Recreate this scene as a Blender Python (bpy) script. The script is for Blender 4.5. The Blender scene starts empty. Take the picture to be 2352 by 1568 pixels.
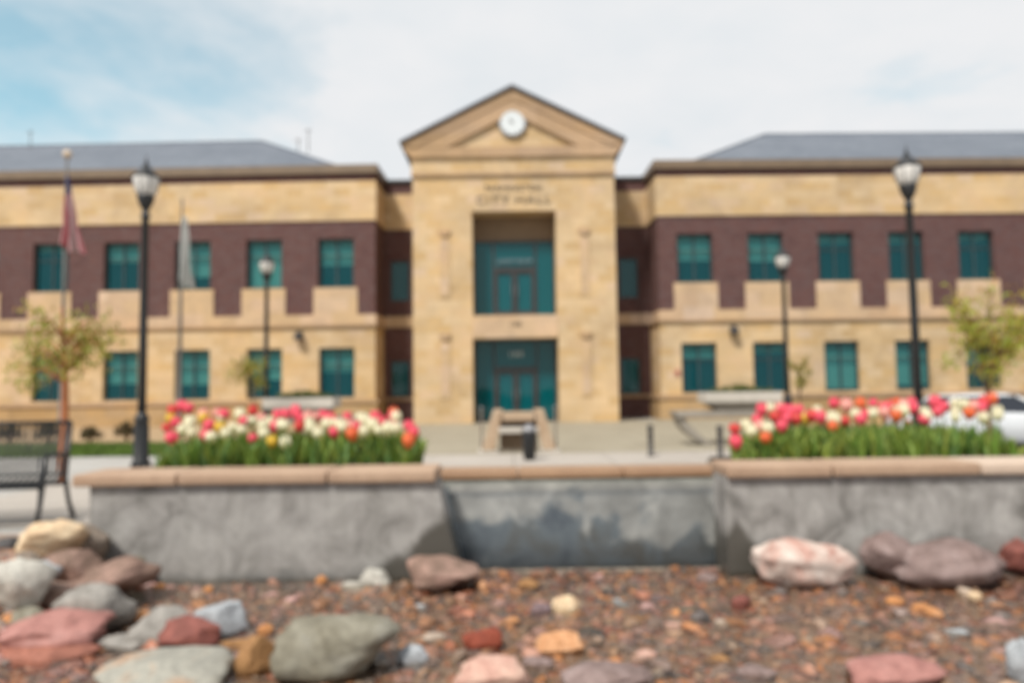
import bpy, bmesh, math, random
import numpy as np
from mathutils import Vector, Matrix, Euler, noise
R = math.radians
random.seed(11); rng = np.random.default_rng(5)
scene = bpy.context.scene
COL = scene.collection

# ------------------------------------------------------------------ camera
EYE = 1.4; F = 1633.0
cam_d = bpy.data.cameras.new('camera'); cam = bpy.data.objects.new('camera', cam_d); COL.objects.link(cam)
cam_d.sensor_width = 36; cam_d.lens = 36 * F / 2352; cam_d.clip_end = 2000; cam_d.clip_start = 0.05
CM = Matrix.Translation((0, 0, EYE)) @ Matrix.Rotation(R(93.54), 4, 'X') @ Matrix.Rotation(R(-0.78), 4, 'Z')
cam.matrix_world = CM
scene.camera = cam
cam_d.dof.use_dof = True
cam_d.dof.focus_distance = 0.30          # the photograph is out of focus throughout: focused far too near
cam_d.dof.aperture_fstop = 7.4

def ray(x, y):
    v = Vector((x - 1176, -(y - 784), -F)); return (CM.to_3x3() @ v)
def at(x, y, d):
    v = ray(x, y); t = d / v.y
    return Vector((v.x * t, d, EYE + v.z * t))

# ------------------------------------------------------------------ materials
def sl(c):  # display 0-255 -> linear
    return tuple(((v / 255) / 12.92 if v / 255 <= .04045 else ((v / 255 + .055) / 1.055) ** 2.4) for v in c[:3]) + (1,)
def newmat(name):
    m = bpy.data.materials.new(name); m.use_nodes = True
    nt = m.node_tree; b = nt.nodes['Principled BSDF']
    return m, nt, b
def nd(nt, t, **k):
    n = nt.nodes.new(t)
    for a, v in k.items():
        if a in n.inputs.keys(): n.inputs[a].default_value = v
        else: setattr(n, a, v)
    return n
def ramp(nt, fac, stops):
    r = nt.nodes.new('ShaderNodeValToRGB'); e = r.color_ramp.elements
    while len(e) < len(stops): e.new(.5)
    for i, (p, c) in enumerate(stops): e[i].position = p; e[i].color = c if len(c) == 4 else tuple(c) + (1,)
    nt.links.new(fac, r.inputs[0]); return r
def mix(nt, f, a, b, bt='MIX'):
    n = nt.nodes.new('ShaderNodeMix'); n.data_type = 'RGBA'; n.blend_type = bt
    for s, v in ((n.inputs[0], f), (n.inputs[6], a), (n.inputs[7], b)):
        if isinstance(v, (float, int, tuple)): s.default_value = v
        else: nt.links.new(v, s)
    return n.outputs[2]
def objco(nt):
    return nt.nodes.new('ShaderNodeTexCoord').outputs['Object']
def noisy(nt, co, scale, detail=4, rough=.55, dist=0):
    n = nd(nt, 'ShaderNodeTexNoise', Scale=scale, Detail=detail, Roughness=rough, Distortion=dist)
    nt.links.new(co, n.inputs['Vector']); return n.outputs['Fac']
def bump(nt, b, h, strength=.3, dist=.02):
    n = nd(nt, 'ShaderNodeBump', Strength=strength, Distance=dist)
    nt.links.new(h, n.inputs['Height']); nt.links.new(n.outputs[0], b.inputs['Normal'])
def simple(name, c, rough=.6, var=.25, scale=3., metal=0., bs=.15, spec=.5):
    m, nt, b = newmat(name); co = objco(nt)
    f = noisy(nt, co, scale, 5)
    a = tuple(v * (1 - var) for v in c[:3]) + (1,); d = tuple(min(1, v * (1 + var)) for v in c[:3]) + (1,)
    r = ramp(nt, f, [(.3, a), (.7, d)])
    nt.links.new(r.outputs[0], b.inputs['Base Color'])
    b.inputs['Roughness'].default_value = rough; b.inputs['Metallic'].default_value = metal
    b.inputs['Specular IOR Level'].default_value = spec
    if bs: bump(nt, b, noisy(nt, co, scale * 6, 4), bs)
    return m
def masonry(name, cols, w, h, mortar, rough=.85, bs=.4, mort=.008, blotch=.35, bscale=.5):
    """blocks laid in courses on any upright face"""
    m, nt, b = newmat(name); co = objco(nt)
    s = nt.nodes.new('ShaderNodeSeparateXYZ'); nt.links.new(co, s.inputs[0])
    ad = nd(nt, 'ShaderNodeMath', operation='ADD'); nt.links.new(s.outputs[0], ad.inputs[0]); nt.links.new(s.outputs[1], ad.inputs[1])
    cb = nt.nodes.new('ShaderNodeCombineXYZ'); nt.links.new(ad.outputs[0], cb.inputs[0]); nt.links.new(s.outputs[2], cb.inputs[1])
    br = nd(nt, 'ShaderNodeTexBrick', Scale=1.0)
    br.inputs['Color1'].default_value = (0, 0, 0, 1); br.inputs['Color2'].default_value = (1, 1, 1, 1); br.inputs['Mortar'].default_value = (.5, .5, .5, 1)
    br.inputs['Mortar Size'].default_value = mort; br.inputs['Brick Width'].default_value = w; br.inputs['Row Height'].default_value = h
    br.inputs['Bias'].default_value = 0
    nt.links.new(cb.outputs[0], br.inputs['Vector'])
    r = ramp(nt, br.outputs['Color'], [(i / (len(cols) - 1), c) for i, c in enumerate(cols)])
    f2 = noisy(nt, co, bscale, 5, .6, .6)
    r2 = ramp(nt, f2, [(.3, (.72, .72, .75, 1)), (.5, (1, 1, 1, 1)), (.7, (1.2, 1.14, 1.05, 1))])
    c = mix(nt, blotch * 2 if blotch * 2 < 1 else 1., r.outputs[0], r2.outputs[0], 'MULTIPLY')
    f3 = noisy(nt, co, 14, 6, .7); r3 = ramp(nt, f3, [(.25, (.8, .8, .8, 1)), (.75, (1.15, 1.15, 1.15, 1))])
    c = mix(nt, .7, c, r3.outputs[0], 'MULTIPLY')
    c = mix(nt, br.outputs['Fac'], c, mortar)
    nt.links.new(c, b.inputs['Base Color']); b.inputs['Roughness'].default_value = rough; b.inputs['Specular IOR Level'].default_value = .25
    inv = nd(nt, 'ShaderNodeMath', operation='SUBTRACT'); inv.inputs[0].default_value = 1; nt.links.new(br.outputs['Fac'], inv.inputs[1])
    ad2 = nd(nt, 'ShaderNodeMath', operation='MULTIPLY_ADD'); nt.links.new(f3, ad2.inputs[0]); ad2.inputs[1].default_value = .6; nt.links.new(inv.outputs[0], ad2.inputs[2])
    bump(nt, b, ad2.outputs[0], bs, .012)
    return m
M = {}
M['stone'] = masonry('sandstone_blocks', [(.49, .34, .175, 1), (.55, .40, .235, 1), (.58, .435, .27, 1), (.52, .355, .175, 1), (.565, .42, .285, 1)], .62, .31, (.48, .37, .24, 1))
M['smooth'] = masonry('smooth_sandstone', [(.50, .345, .215, 1), (.54, .39, .265, 1), (.51, .36, .21, 1), (.56, .42, .31, 1)], 1.25, .55, (.42, .31, .20, 1), bs=.15, bscale=.8)
M['trim'] = masonry('brown_cut_stone', [(.38, .255, .15, 1), (.43, .30, .195, 1), (.40, .265, .145, 1)], 1.4, 1.1, (.32, .22, .14, 1), bs=.15)
M['base'] = masonry('base_stone', [(.36, .235, .11, 1), (.44, .29, .14, 1), (.40, .28, .16, 1)], .75, .38, (.28, .2, .12, 1))
M['brick'] = masonry('dark_brick', [(.085, .036, .035, 1), (.115, .055, .052, 1), (.105, .040, .036, 1), (.115, .07, .07, 1), (.13, .06, .052, 1)], .225, .075, (.12, .085, .078, 1), blotch=.3, bscale=1.1)
M['fascia'] = simple('bronze_fascia', (.165, .115, .072, 1), .5, .12, 1.5, bs=0)
def roofmat():
    m, nt, b = newmat('slate_grey_shingles'); co = objco(nt)
    w = nd(nt, 'ShaderNodeTexBrick', Scale=1.0); w.inputs['Brick Width'].default_value = .3; w.inputs['Row Height'].default_value = .22
    w.inputs['Color1'].default_value = (.10, .118, .145, 1); w.inputs['Color2'].default_value = (.135, .152, .18, 1); w.inputs['Mortar'].default_value = (.085, .10, .125, 1); w.inputs['Mortar Size'].default_value = .008
    nt.links.new(co, w.inputs['Vector'])
    r = ramp(nt, noisy(nt, co, .35, 4), [(.3, (.85, .87, .9, 1)), (.7, (1.1, 1.1, 1.1, 1))])
    nt.links.new(mix(nt, 1., w.outputs[0], r.outputs[0], 'MULTIPLY'), b.inputs['Base Color']); b.inputs['Roughness'].default_value = .75
    return m
M['roof'] = roofmat()
M['bronze'] = simple('dark_bronze_frame', (.035, .032, .032, 1), .4, .15, 2, bs=0)
M['winframe'] = simple('window_frame_paint', (.035, .055, .06, 1), .45, .15, 2, bs=0)
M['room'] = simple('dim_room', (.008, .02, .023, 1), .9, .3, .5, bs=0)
M['blind'] = simple('pale_blind', (.80, .82, .78, 1), .8, .05, 3, bs=0)
def glassmat(name, base, tint, tr=.55):
    m, nt, b = newmat(name)
    b.inputs['Base Color'].default_value = base; b.inputs['Roughness'].default_value = .03; b.inputs['Specular IOR Level'].default_value = .6
    t = nd(nt, 'ShaderNodeBsdfTransparent'); t.inputs[0].default_value = tint
    co = objco(nt); bump(nt, b, noisy(nt, co, .9, 2), .06, .05)
    fr = nd(nt, 'ShaderNodeMixShader'); fr.inputs[0].default_value = tr
    out = nt.nodes['Material Output']
    nt.links.new(b.outputs[0], fr.inputs[1]); nt.links.new(t.outputs[0], fr.inputs[2]); nt.links.new(fr.outputs[0], out.inputs[0])
    return m
M['glass'] = glassmat('teal_glass', (0.0, .105, .13, 1), (.42, .72, .68, 1), .55)
M['lobbyglass'] = glassmat('brightened_teal_glass', (0.0, .115, .135, 1), (.2, .7, .68, 1), .3)  # base colour lifted to stand in for reflection missing in shaded recesses
M['lampglass'] = simple('frosted_lamp_glass', (.62, .60, .57, 1), .35, .06, 4, bs=0)
M['black'] = simple('black_metal', (.011, .012, .014, 1), .42, .2, 4, bs=.05)
M['greymetal'] = simple('grey_metal', (.22, .22, .23, 1), .4, .15, 4, metal=.3, bs=0)
M['polem'] = simple('flagpole_metal', (.11, .10, .09, 1), .5, .1, 2, metal=.2, bs=0)
M['gold'] = simple('brass_ball', (.55, .44, .34, 1), .45, .1, 4, metal=.1, bs=0)
M['white'] = simple('white_enamel', (.62, .66, .68, 1), .5, .03, 2, bs=0)
M['letter'] = simple('bronze_lettering', (.17, .13, .085, 1), .5, .1, 4, bs=0)
M['signwhite'] = simple('pale_sign', (.55, .58, .55, 1), .5, .05, 4, bs=0)
M['signdim'] = simple('dull_sign', (.26, .24, .26, 1), .5, .05, 4, bs=0)

def concrete(name, c1, c2, sc=1.2, rough=.8, joints=0):
    m, nt, b = newmat(name); co = objco(nt)
    f = noisy(nt, co, sc, 7, .62, .4); g = noisy(nt, co, sc * 18, 4, .7)
    r = ramp(nt, f, [(.3, c1), (.7, c2)]); r2 = ramp(nt, g, [(.3, (.86, .86, .86, 1)), (.7, (1.08, 1.08, 1.08, 1))])
    c = mix(nt, .8, r.outputs[0], r2.outputs[0], 'MULTIPLY')
    if joints:
        br = nd(nt, 'ShaderNodeTexBrick', Scale=1.0, offset=0.0); br.inputs['Brick Width'].default_value = joints; br.inputs['Row Height'].default_value = joints
        br.inputs['Mortar Size'].default_value = .012; nt.links.new(co, br.inputs['Vector'])
        c = mix(nt, br.outputs['Fac'], c, tuple(v * .55 for v in c1[:3]) + (1,))
    nt.links.new(c, b.inputs['Base Color']); b.inputs['Roughness'].default_value = rough
    bump(nt, b, g, .25, .004)
    return m
M['plaza'] = concrete('tan_plaza_concrete', (.255, .225, .165, 1), (.325, .29, .22, 1), .8, joints=3)
M['pale'] = concrete('pale_pavement', (.345, .31, .275, 1), (.41, .375, .335, 1), .5, joints=1.8)
M['grey_path'] = concrete('light_grey_pavement', (.32, .31, .29, 1), (.41, .40, .38, 1), .7, joints=1.6)
M['asphalt'] = concrete('asphalt', (.05, .05, .052, 1), (.07, .07, .07, 1), .6)
M['capstone'] = concrete('sandstone_coping', (.32, .21, .14, 1), (.42, .295, .205, 1), 1.6)
M['capstone2'] = concrete('pale_sandstone_coping', (.46, .35, .27, 1), (.54, .43, .34, 1), 2.)
M['wetcap'] = concrete('damp_sandstone_coping', (.26, .15, .085, 1), (.35, .215, .125, 1), 2.5, .5)
M['urn'] = concrete('cast_concrete', (.42, .39, .34, 1), (.52, .48, .43, 1), 2.)
M['urnd'] = concrete('grey_concrete', (.22, .20, .17, 1), (.30, .27, .23, 1), 2.)
M['tanrock'] = concrete('tan_sandstone', (.33, .22, .13, 1), (.46, .35, .25, 1), 3.)
M['gravel'] = concrete('tan_bark_and_gravel', (.30, .205, .11, 1), (.42, .30, .18, 1), 2.5)
M['soil'] = simple('dark_soil', (.035, .026, .018, 1), .95, .4, 12, bs=.6)
M['grass'] = simple('lawn_green', (.085, .14, .018, 1), .9, .35, 2, bs=.3)

def wallmat(name, stain_x=None, side=1):
    """board-marked grey concrete with damp stains that creep up beside the spillway"""
    m, nt, b = newmat(name); co = objco(nt)
    s = nt.nodes.new('ShaderNodeSeparateXYZ'); nt.links.new(co, s.inputs[0])
    f = noisy(nt, co, 3.2, 8, .66, .9)
    r = ramp(nt, f, [(.30, (.12, .115, .105, 1)), (.44, (.25, .24, .228, 1)), (.60, (.34, .33, .315, 1)), (.72, (.40, .385, .365, 1))])
    # vertical streaks
    mp = nd(nt, 'ShaderNodeMapping'); mp.inputs['Scale'].default_value = (9, 9, .9); nt.links.new(co, mp.inputs[0])
    g = noisy(nt, mp.outputs[0], 1, 4, .6); r2 = ramp(nt, g, [(.35, (.72, .72, .70, 1)), (.6, (1.05, 1.05, 1.05, 1))])
    c = mix(nt, .55, r.outputs[0], r2.outputs[0], 'MULTIPLY')
    h = noisy(nt, co, 22, 5, .7); r3 = ramp(nt, h, [(.3, (.82, .82, .82, 1)), (.7, (1.1, 1.1, 1.1, 1))])
    c = mix(nt, .7, c, r3.outputs[0], 'MULTIPLY')
    # tide line of damp: high next to the spillway, falling away from it
    d = nd(nt, 'ShaderNodeMath', operation='SUBTRACT'); nt.links.new(s.outputs[0], d.inputs[0]); d.inputs[1].default_value = stain_x
    ab = nd(nt, 'ShaderNodeMath', operation='ABSOLUTE'); nt.links.new(d.outputs[0], ab.inputs[0])
    k = nd(nt, 'ShaderNodeMath', operation='MULTIPLY_ADD'); nt.links.new(ab.outputs[0], k.inputs[0]); k.inputs[1].default_value = .80 if side < 0 else 2.2; nt.links.new(s.outputs[2], k.inputs[2])
    k2 = nd(nt, 'ShaderNodeMath', operation='MULTIPLY_ADD'); nt.links.new(noisy(nt, co, 4, 4), k2.inputs[0]); k2.inputs[1].default_value = .35; nt.links.new(k.outputs[0], k2.inputs[2])
    st = ramp(nt, k2.outputs[0], [(.62, (1, 1, 1, 1)), (.72, (0, 0, 0, 1))])
    lo = nd(nt, 'ShaderNodeMath', operation='MULTIPLY_ADD'); nt.links.new(noisy(nt, co, 5, 4), lo.inputs[0]); lo.inputs[1].default_value = .3; nt.links.new(s.outputs[2], lo.inputs[2])
    st2 = ramp(nt, lo.outputs[0], [(.17, (.8, .8, .8, 1)), (.27, (0, 0, 0, 1))])
    c = mix(nt, st2.outputs[0], c, (.12, .12, .115, 1))
    c = mix(nt, st.outputs[0], c, (.075, .07, .06, 1))
    nt.links.new(c, b.inputs['Base Color'])
    rr = ramp(nt, st.outputs[0], [(0, (.85,) * 3), (1, (.35,) * 3)]); nt.links.new(rr.outputs[0], b.inputs['Roughness'])
    bump(nt, b, h, .35, .006)
    return m
M['wall_l'] = wallmat('weathered_concrete', -.46, -1)
M['wall_r'] = wallmat('weathered_concrete_b', 1.60, 1)
def spillmat():
    m, nt, b = newmat('wet_slate'); co = objco(nt)
    s = nt.nodes.new('ShaderNodeSeparateXYZ'); nt.links.new(co, s.inputs[0])
    k2 = nd(nt, 'ShaderNodeMath', operation='MULTIPLY_ADD'); nt.links.new(noisy(nt, co, 2.3, 5, .5, .25), k2.inputs[0]); k2.inputs[1].default_value = 1.1; nt.links.new(s.outputs[2], k2.inputs[2])
    wet = ramp(nt, k2.outputs[0], [(.84, (1, 1, 1, 1)), (.93, (0, 0, 0, 1))])
    f = noisy(nt, co, 3.2, 6, .6, .5)
    dry = ramp(nt, f, [(.3, (.08, .08, .076, 1)), (.5, (.15, .152, .145, 1)), (.7, (.26, .26, .245, 1))])
    wetc = ramp(nt, f, [(.3, (.03, .038, .05, 1)), (.5, (.075, .09, .10, 1)), (.7, (.055, .053, .046, 1))])
    c = mix(nt, wet.outputs[0], dry.outputs[0], wetc.outputs[0])
    top = ramp(nt, s.outputs[2], [(.50, (1, 1, 1, 1)), (.54, (.5, .52, .55, 1)), (.58, (.9, .86, .82, 1)), (.63, (1., 1.04, .98, 1))])  # shadow line by the upper step, multiplied into the stone colour
    c = mix(nt, 1., c, top.outputs[0], 'MULTIPLY')
    nt.links.new(c, b.inputs['Base Color']); 
    rr = ramp(nt, wet.outputs[0], [(0, (.55,) * 3), (1, (.22,) * 3)]); nt.links.new(rr.outputs[0], b.inputs['Roughness'])
    mp = nd(nt, 'ShaderNodeMapping'); mp.inputs['Scale'].default_value = (14, 4, 4); nt.links.new(co, mp.inputs[0])
    bump(nt, b, noisy(nt, mp.outputs[0], 1.5, 4), .3, .01)
    return m
M['spill'] = spillmat()
M['bluewet'] = simple('blue_grey_flashing', (.15, .20, .235, 1), .3, .25, 5, bs=.2)
def attrmat(name, rough=.7, wet=False, mult=1.0, spec=.5, transl=0):
    m, nt, b = newmat(name)
    a = nt.nodes.new('ShaderNodeVertexColor'); a.layer_name = 'Col'; co = objco(nt)
    r = ramp(nt, noisy(nt, co, 26, 5, .65), [(.3, (.75 * mult,) * 3), (.7, (1.15 * mult,) * 3)])
    c = mix(nt, 1., a.outputs[0], r.outputs[0], 'MULTIPLY'); nt.links.new(c, b.inputs['Base Color'])
    b.inputs['Roughness'].default_value = rough; b.inputs['Specular IOR Level'].default_value = spec
    bump(nt, b, noisy(nt, co, 60, 4), .25, .004)
    if transl:
        t = nd(nt, 'ShaderNodeBsdfTranslucent'); nt.links.new(c, t.inputs[0]); ms = nd(nt, 'ShaderNodeMixShader'); ms.inputs[0].default_value = transl
        nt.links.new(b.outputs[0], ms.inputs[1]); nt.links.new(t.outputs[0], ms.inputs[2]); nt.links.new(ms.outputs[0], nt.nodes['Material Output'].inputs[0])
    return m
M['pebble'] = attrmat('river_pebbles', .45)
M['leafy'] = attrmat('leaf_colours', .6, transl=.35)
M['flag'] = attrmat('flag_cloth', .8, transl=.2)
def rockmat(name, c1, c2, c3=None, sc=5.):
    m, nt, b = newmat(name); co = objco(nt)
    f = noisy(nt, co, sc, 7, .62, .8); c3 = c3 or tuple(v * 1.2 for v in c2[:3]) + (1,)
    r = ramp(nt, f, [(.3, c1), (.52, c2), (.72, c3)])
    g = noisy(nt, co, sc * 9, 5, .75); r2 = ramp(nt, g, [(.3, (.62,) * 3), (.5, (1,) * 3), (.75, (1.28,) * 3)])
    c = mix(nt, .8, r.outputs[0], r2.outputs[0], 'MULTIPLY'); nt.links.new(c, b.inputs['Base Color'])
    b.inputs['Roughness'].default_value = .75; b.inputs['Specular IOR Level'].default_value = .35
    bump(nt, b, g, .45, .012)
    return m

# ------------------------------------------------------------------ mesh helpers
class MB:
    def __init__(s, T=None): s.v = []; s.f = []; s.T = T
    def add(s, vs, fs):
        n = len(s.v); s.v += [tuple(s.T @ Vector(p)) if s.T else tuple(p) for p in vs]; s.f += [tuple(i + n for i in f) for f in fs]; return s
    def box(s, x0, x1, y0, y1, z0, z1):
        return s.add([(x0, y0, z0), (x1, y0, z0), (x1, y1, z0), (x0, y1, z0), (x0, y0, z1), (x1, y0, z1), (x1, y1, z1), (x0, y1, z1)],
                     [(0, 3, 2, 1), (4, 5, 6, 7), (0, 1, 5, 4), (1, 2, 6, 5), (2, 3, 7, 6), (3, 0, 4, 7)])
    def prism(s, poly, y0, y1):  # polygon in XZ, counter-clockwise seen from -Y
        n = len(poly); vs = [(x, y0, z) for x, z in poly] + [(x, y1, z) for x, z in poly]
        return s.add(vs, [tuple(range(n)), tuple(range(2 * n - 1, n - 1, -1))] + [((i + 1) % n, i, i + n, (i + 1) % n + n) for i in range(n)])
    def tube(s, pts, rad, n=10, cap=True):
        rings = []; pts = [Vector(p) for p in pts]
        rads = rad if isinstance(rad, (list, tuple)) else [rad] * len(pts)
        for i, p in enumerate(pts):
            d = (pts[min(i + 1, len(pts) - 1)] - pts[max(i - 1, 0)]).normalized()
            a = d.cross(Vector((0, 1, 0))) if abs(d.y) < .9 else d.cross(Vector((1, 0, 0))); a.normalize(); b = d.cross(a)
            rings.append([p + (a * math.cos(2 * math.pi * k / n) + b * math.sin(2 * math.pi * k / n)) * rads[i] for k in range(n)])
        vs = [q for r in rings for q in r]; fs = []
        for i in range(len(rings) - 1):
            for k in range(n): fs.append((i * n + k, i * n + (k + 1) % n, (i + 1) * n + (k + 1) % n, (i + 1) * n + k))
        if cap: fs += [tuple(range(n - 1, -1, -1)), tuple((len(rings) - 1) * n + k for k in range(n))]
        return s.add(vs, fs)
    def lathe(s, prof, n=20, c=(0, 0, 0), cap=True):
        vs = []; fs = []
        for r, z in prof:
            for k in range(n): a = 2 * math.pi * k / n; vs.append((c[0] + r * math.cos(a), c[1] + r * math.sin(a), c[2] + z))
        for i in range(len(prof) - 1):
            for k in range(n): fs.append((i * n + k, i * n + (k + 1) % n, (i + 1) * n + (k + 1) % n, (i + 1) * n + k))
        if cap: fs += [tuple(range(n - 1, -1, -1)), tuple((len(prof) - 1) * n + k for k in range(n))]
        return s.add(vs, fs)
    def build(s, name, mat, parent=None, smooth=False, bevel=0, loc=None):
        me = bpy.data.meshes.new(name); me.from_pydata(s.v, [], s.f); me.validate(); me.update()
        bm = bmesh.new(); bm.from_mesh(me); bmesh.ops.recalc_face_normals(bm, faces=bm.faces); bm.to_mesh(me); bm.free()
        o = bpy.data.objects.new(name, me); COL.objects.link(o); me.materials.append(M[mat] if isinstance(mat, str) else mat)
        if parent: o.parent = parent
        if loc is not None: o.location = loc
        if smooth: me.polygons.foreach_set('use_smooth', [True] * len(me.polygons))
        if bevel:
            b = o.modifiers.new('bevel', 'BEVEL'); b.width = bevel; b.segments = 2; b.limit_method = 'ANGLE'
        return o
def tag(o, label=None, cat=None, group=None, kind=None):
    if label: o['label'] = label
    if cat: o['category'] = cat
    if group: o['group'] = group
    if kind: o['kind'] = kind
    return o
def empty(name, loc, label, cat, group=None, rz=0):
    o = bpy.data.objects.new(name, None); COL.objects.link(o); o.location = loc; o.rotation_euler.z = rz; o.empty_display_size = .2
    return tag(o, label, cat, group)
def copy_tree(o, parent=None):
    c = o.copy(); COL.objects.link(c); c.parent = parent
    for ch in [q for q in bpy.data.objects if q.parent == o]: copy_tree(ch, c)
    return c

# ------------------------------------------------------------------ ground
def sst(a, b, x):
    t = min(1, max(0, (x - a) / (b - a))); return t * t * (3 - 2 * t)
def gh(x, y):
    h = .30 * sst(-2.45, -3.3, x) * (1 - sst(5.6, 7.2, y)) * sst(1.5, 3.2, y)
    h -= .36 * sst(8.4, 10.5, x) * sst(9, 11.5, y)
    return h
def hit(x, y):
    v = ray(x, y).normalized(); p = Vector((0, 0, EYE)); t = 1.
    while t < 60:
        q = p + v * t
        if q.z <= gh(q.x, q.y): return q
        t += .01
    return p + v * t
def sheet(name, x0, x1, y0, y1, mat, dz, nx=2, ny=2, kind='structure'):
    xs = np.linspace(x0, x1, nx); ys = np.linspace(y0, y1, ny); m = MB()
    m.add([(x, y, gh(x, y) + dz) for y in ys for x in xs], [(j * nx + i, j * nx + i + 1, (j + 1) * nx + i + 1, (j + 1) * nx + i) for j in range(ny - 1) for i in range(nx - 1)])
    o = m.build(name, mat, smooth=True); o['kind'] = kind; return o
# one big sheet, graded spacing, follows gh()
gx = sorted(set([-600, -200, -80, -40, -20] + list(np.arange(-12, 14.01, .25)) + [20, 40, 80, 200, 600]))
gy = sorted(set([-600, -200, -60, -20, -5, 0] + list(np.arange(1, 13.01, .25)) + [14, 16, 20, 30, 60, 200, 600]))
g = MB(); nx = len(gx)
g.add([(x, y, gh(x, y) - .012) for y in gy for x in gx], [(j * nx + i, j * nx + i + 1, (j + 1) * nx + i + 1, (j + 1) * nx + i) for j in range(len(gy) - 1) for i in range(nx - 1)])
ground = g.build('ground', 'grey_path', smooth=True); ground['kind'] = 'structure'
sheet('plaza', -6.9, 8.3, 14.7, 27.8, 'plaza', .0)
sheet('pavement', -6.9, 8.3, 7.5, 14.7, 'pale', .002)
sheet('parking_lot', 8.3, 34, 11.5, 27.0, 'asphalt', .0, 30, 20)
sheet('planting_bed', -34, -6.9, 19.0, 28.2, 'gravel', .0)
M['bed'] = concrete('wet_gravel_bed', (.20, .14, .10, 1), (.34, .24, .175, 1), 9, .5)
sheet('pond_bed', -4.6, 6.5, 1.2, 5.6, 'bed', .004, 80, 40)

# lawn: sheet plus blades, one uncountable thing
def blades(name, x0, x1, y0, y1, n, h):
    P = rng.random((n, 2)) * [x1 - x0, y1 - y0] + [x0, y0]; a = rng.random(n) * 6.28; hh = h * (.6 + .8 * rng.random(n)); w = .02
    V = np.zeros((n, 3, 3)); V[:, 0] = np.c_[P[:, 0] - w * np.cos(a), P[:, 1] - w * np.sin(a), np.zeros(n)]; V[:, 1] = np.c_[P[:, 0] + w * np.cos(a), P[:, 1] + w * np.sin(a), np.zeros(n)]
    V[:, 2] = np.c_[P[:, 0] + .04 * rng.standard_normal(n), P[:, 1] + .04 * rng.standard_normal(n), hh]
    m = MB(); m.v = [tuple(v) for v in V.reshape(-1, 3)]; m.f = [(3 * i, 3 * i + 1, 3 * i + 2) for i in range(n)]
    m.add([(x0, y0, .006), (x1, y0, .006), (x1, y1, .006), (x0, y1, .006)], [(0, 1, 2, 3)])
    return m.build(name, 'grass')
tag(blades('grass', -26, -7.05, 15.4, 19.0, 26000, .07), 'mown green lawn in front of the left wing', 'grass', kind='stuff')

# ------------------------------------------------------------------ city hall
hall = empty('city_hall', (.2, 26.8, 0), 'two-storey city hall of tan sandstone and dark brick with a clock gable', 'building')
HT = Matrix.Translation((-.2, -26.8, 0))
def wall_holes(mb, x0, x1, z0, z1, y0, y1, holes):
    xs = sorted({x0, x1} | {min(max(h[i], x0), x1) for h in holes for i in (0, 1)})
    zs = sorted({z0, z1} | {min(max(h[i], z0), z1) for h in holes for i in (2, 3)})
    for j in range(len(zs) - 1):
        run = None
        for i in range(len(xs) - 1):
            cx = (xs[i] + xs[i + 1]) / 2; cz = (zs[j] + zs[j + 1]) / 2
            solid = not any(h[0] < cx < h[1] and h[2] < cz < h[3] for h in holes)
            if solid: run = (run[0], xs[i + 1]) if run else (xs[i], xs[i + 1])
            if run and (not solid or i == len(xs) - 2):
                mb.box(run[0], run[1], y0, y1, zs[j], zs[j + 1]); run = None
def window(T, xc, z0, z1, w, y, blind=.5, parent=hall, mull=1, gm='glass'):
    """frame > pane, blind, set back in its opening"""
    f = MB(T); t = .06; x0, x1 = xc - w / 2 + .003, xc + w / 2 - .003; z0 += .003; z1 -= .003
    f.box(x0, x0 + t, y, y + .09, z0, z1).box(x1 - t, x1, y, y + .09, z0, z1).box(x0 + t, x1 - t, y, y + .09, z0, z0 + t).box(x0 + t, x1 - t, y, y + .09, z1 - t, z1)
    for k in range(mull):
        c = x0 + (x1 - x0) * (k + 1) / (mull + 1); f.box(c - .03, c + .03, y + .01, y + .08, z0 + t, z1 - t)
    if mull: f.box(x0 + t, x1 - t, y + .013, y + .077, z0 + (z1 - z0) * .66 - .02, z0 + (z1 - z0) * .66 + .02)
    fo = f.build('window', 'winframe', parent)
    MB(T).add([(x0 + t, y + .05, z0 + t), (x1 - t, y + .05, z0 + t), (x1 - t, y + .05, z1 - t), (x0 + t, y + .05, z1 - t)], [(0, 1, 2, 3)]).build('pane', gm, fo)
    if blind > 0:
        MB(T).box(x0 + .02, x1 - .02, y + .16, y + .18, z1 - (z1 - z0) * blind, z1 - .01).build('blind', 'blind', fo)
    return fo
def sill(T, xc, z, w, y, parent, mat='smooth'):
    MB(T).box(xc - w / 2 - .08, xc + w / 2 + .08, y - .07, y + .1, z - .12, z).build('sill', mat, parent)
ZB = dict(base=.80, led=.95, low=3.80, belt=4.27, brk=8.0, st=9.54, bb=9.83, cor=10.14)
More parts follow.
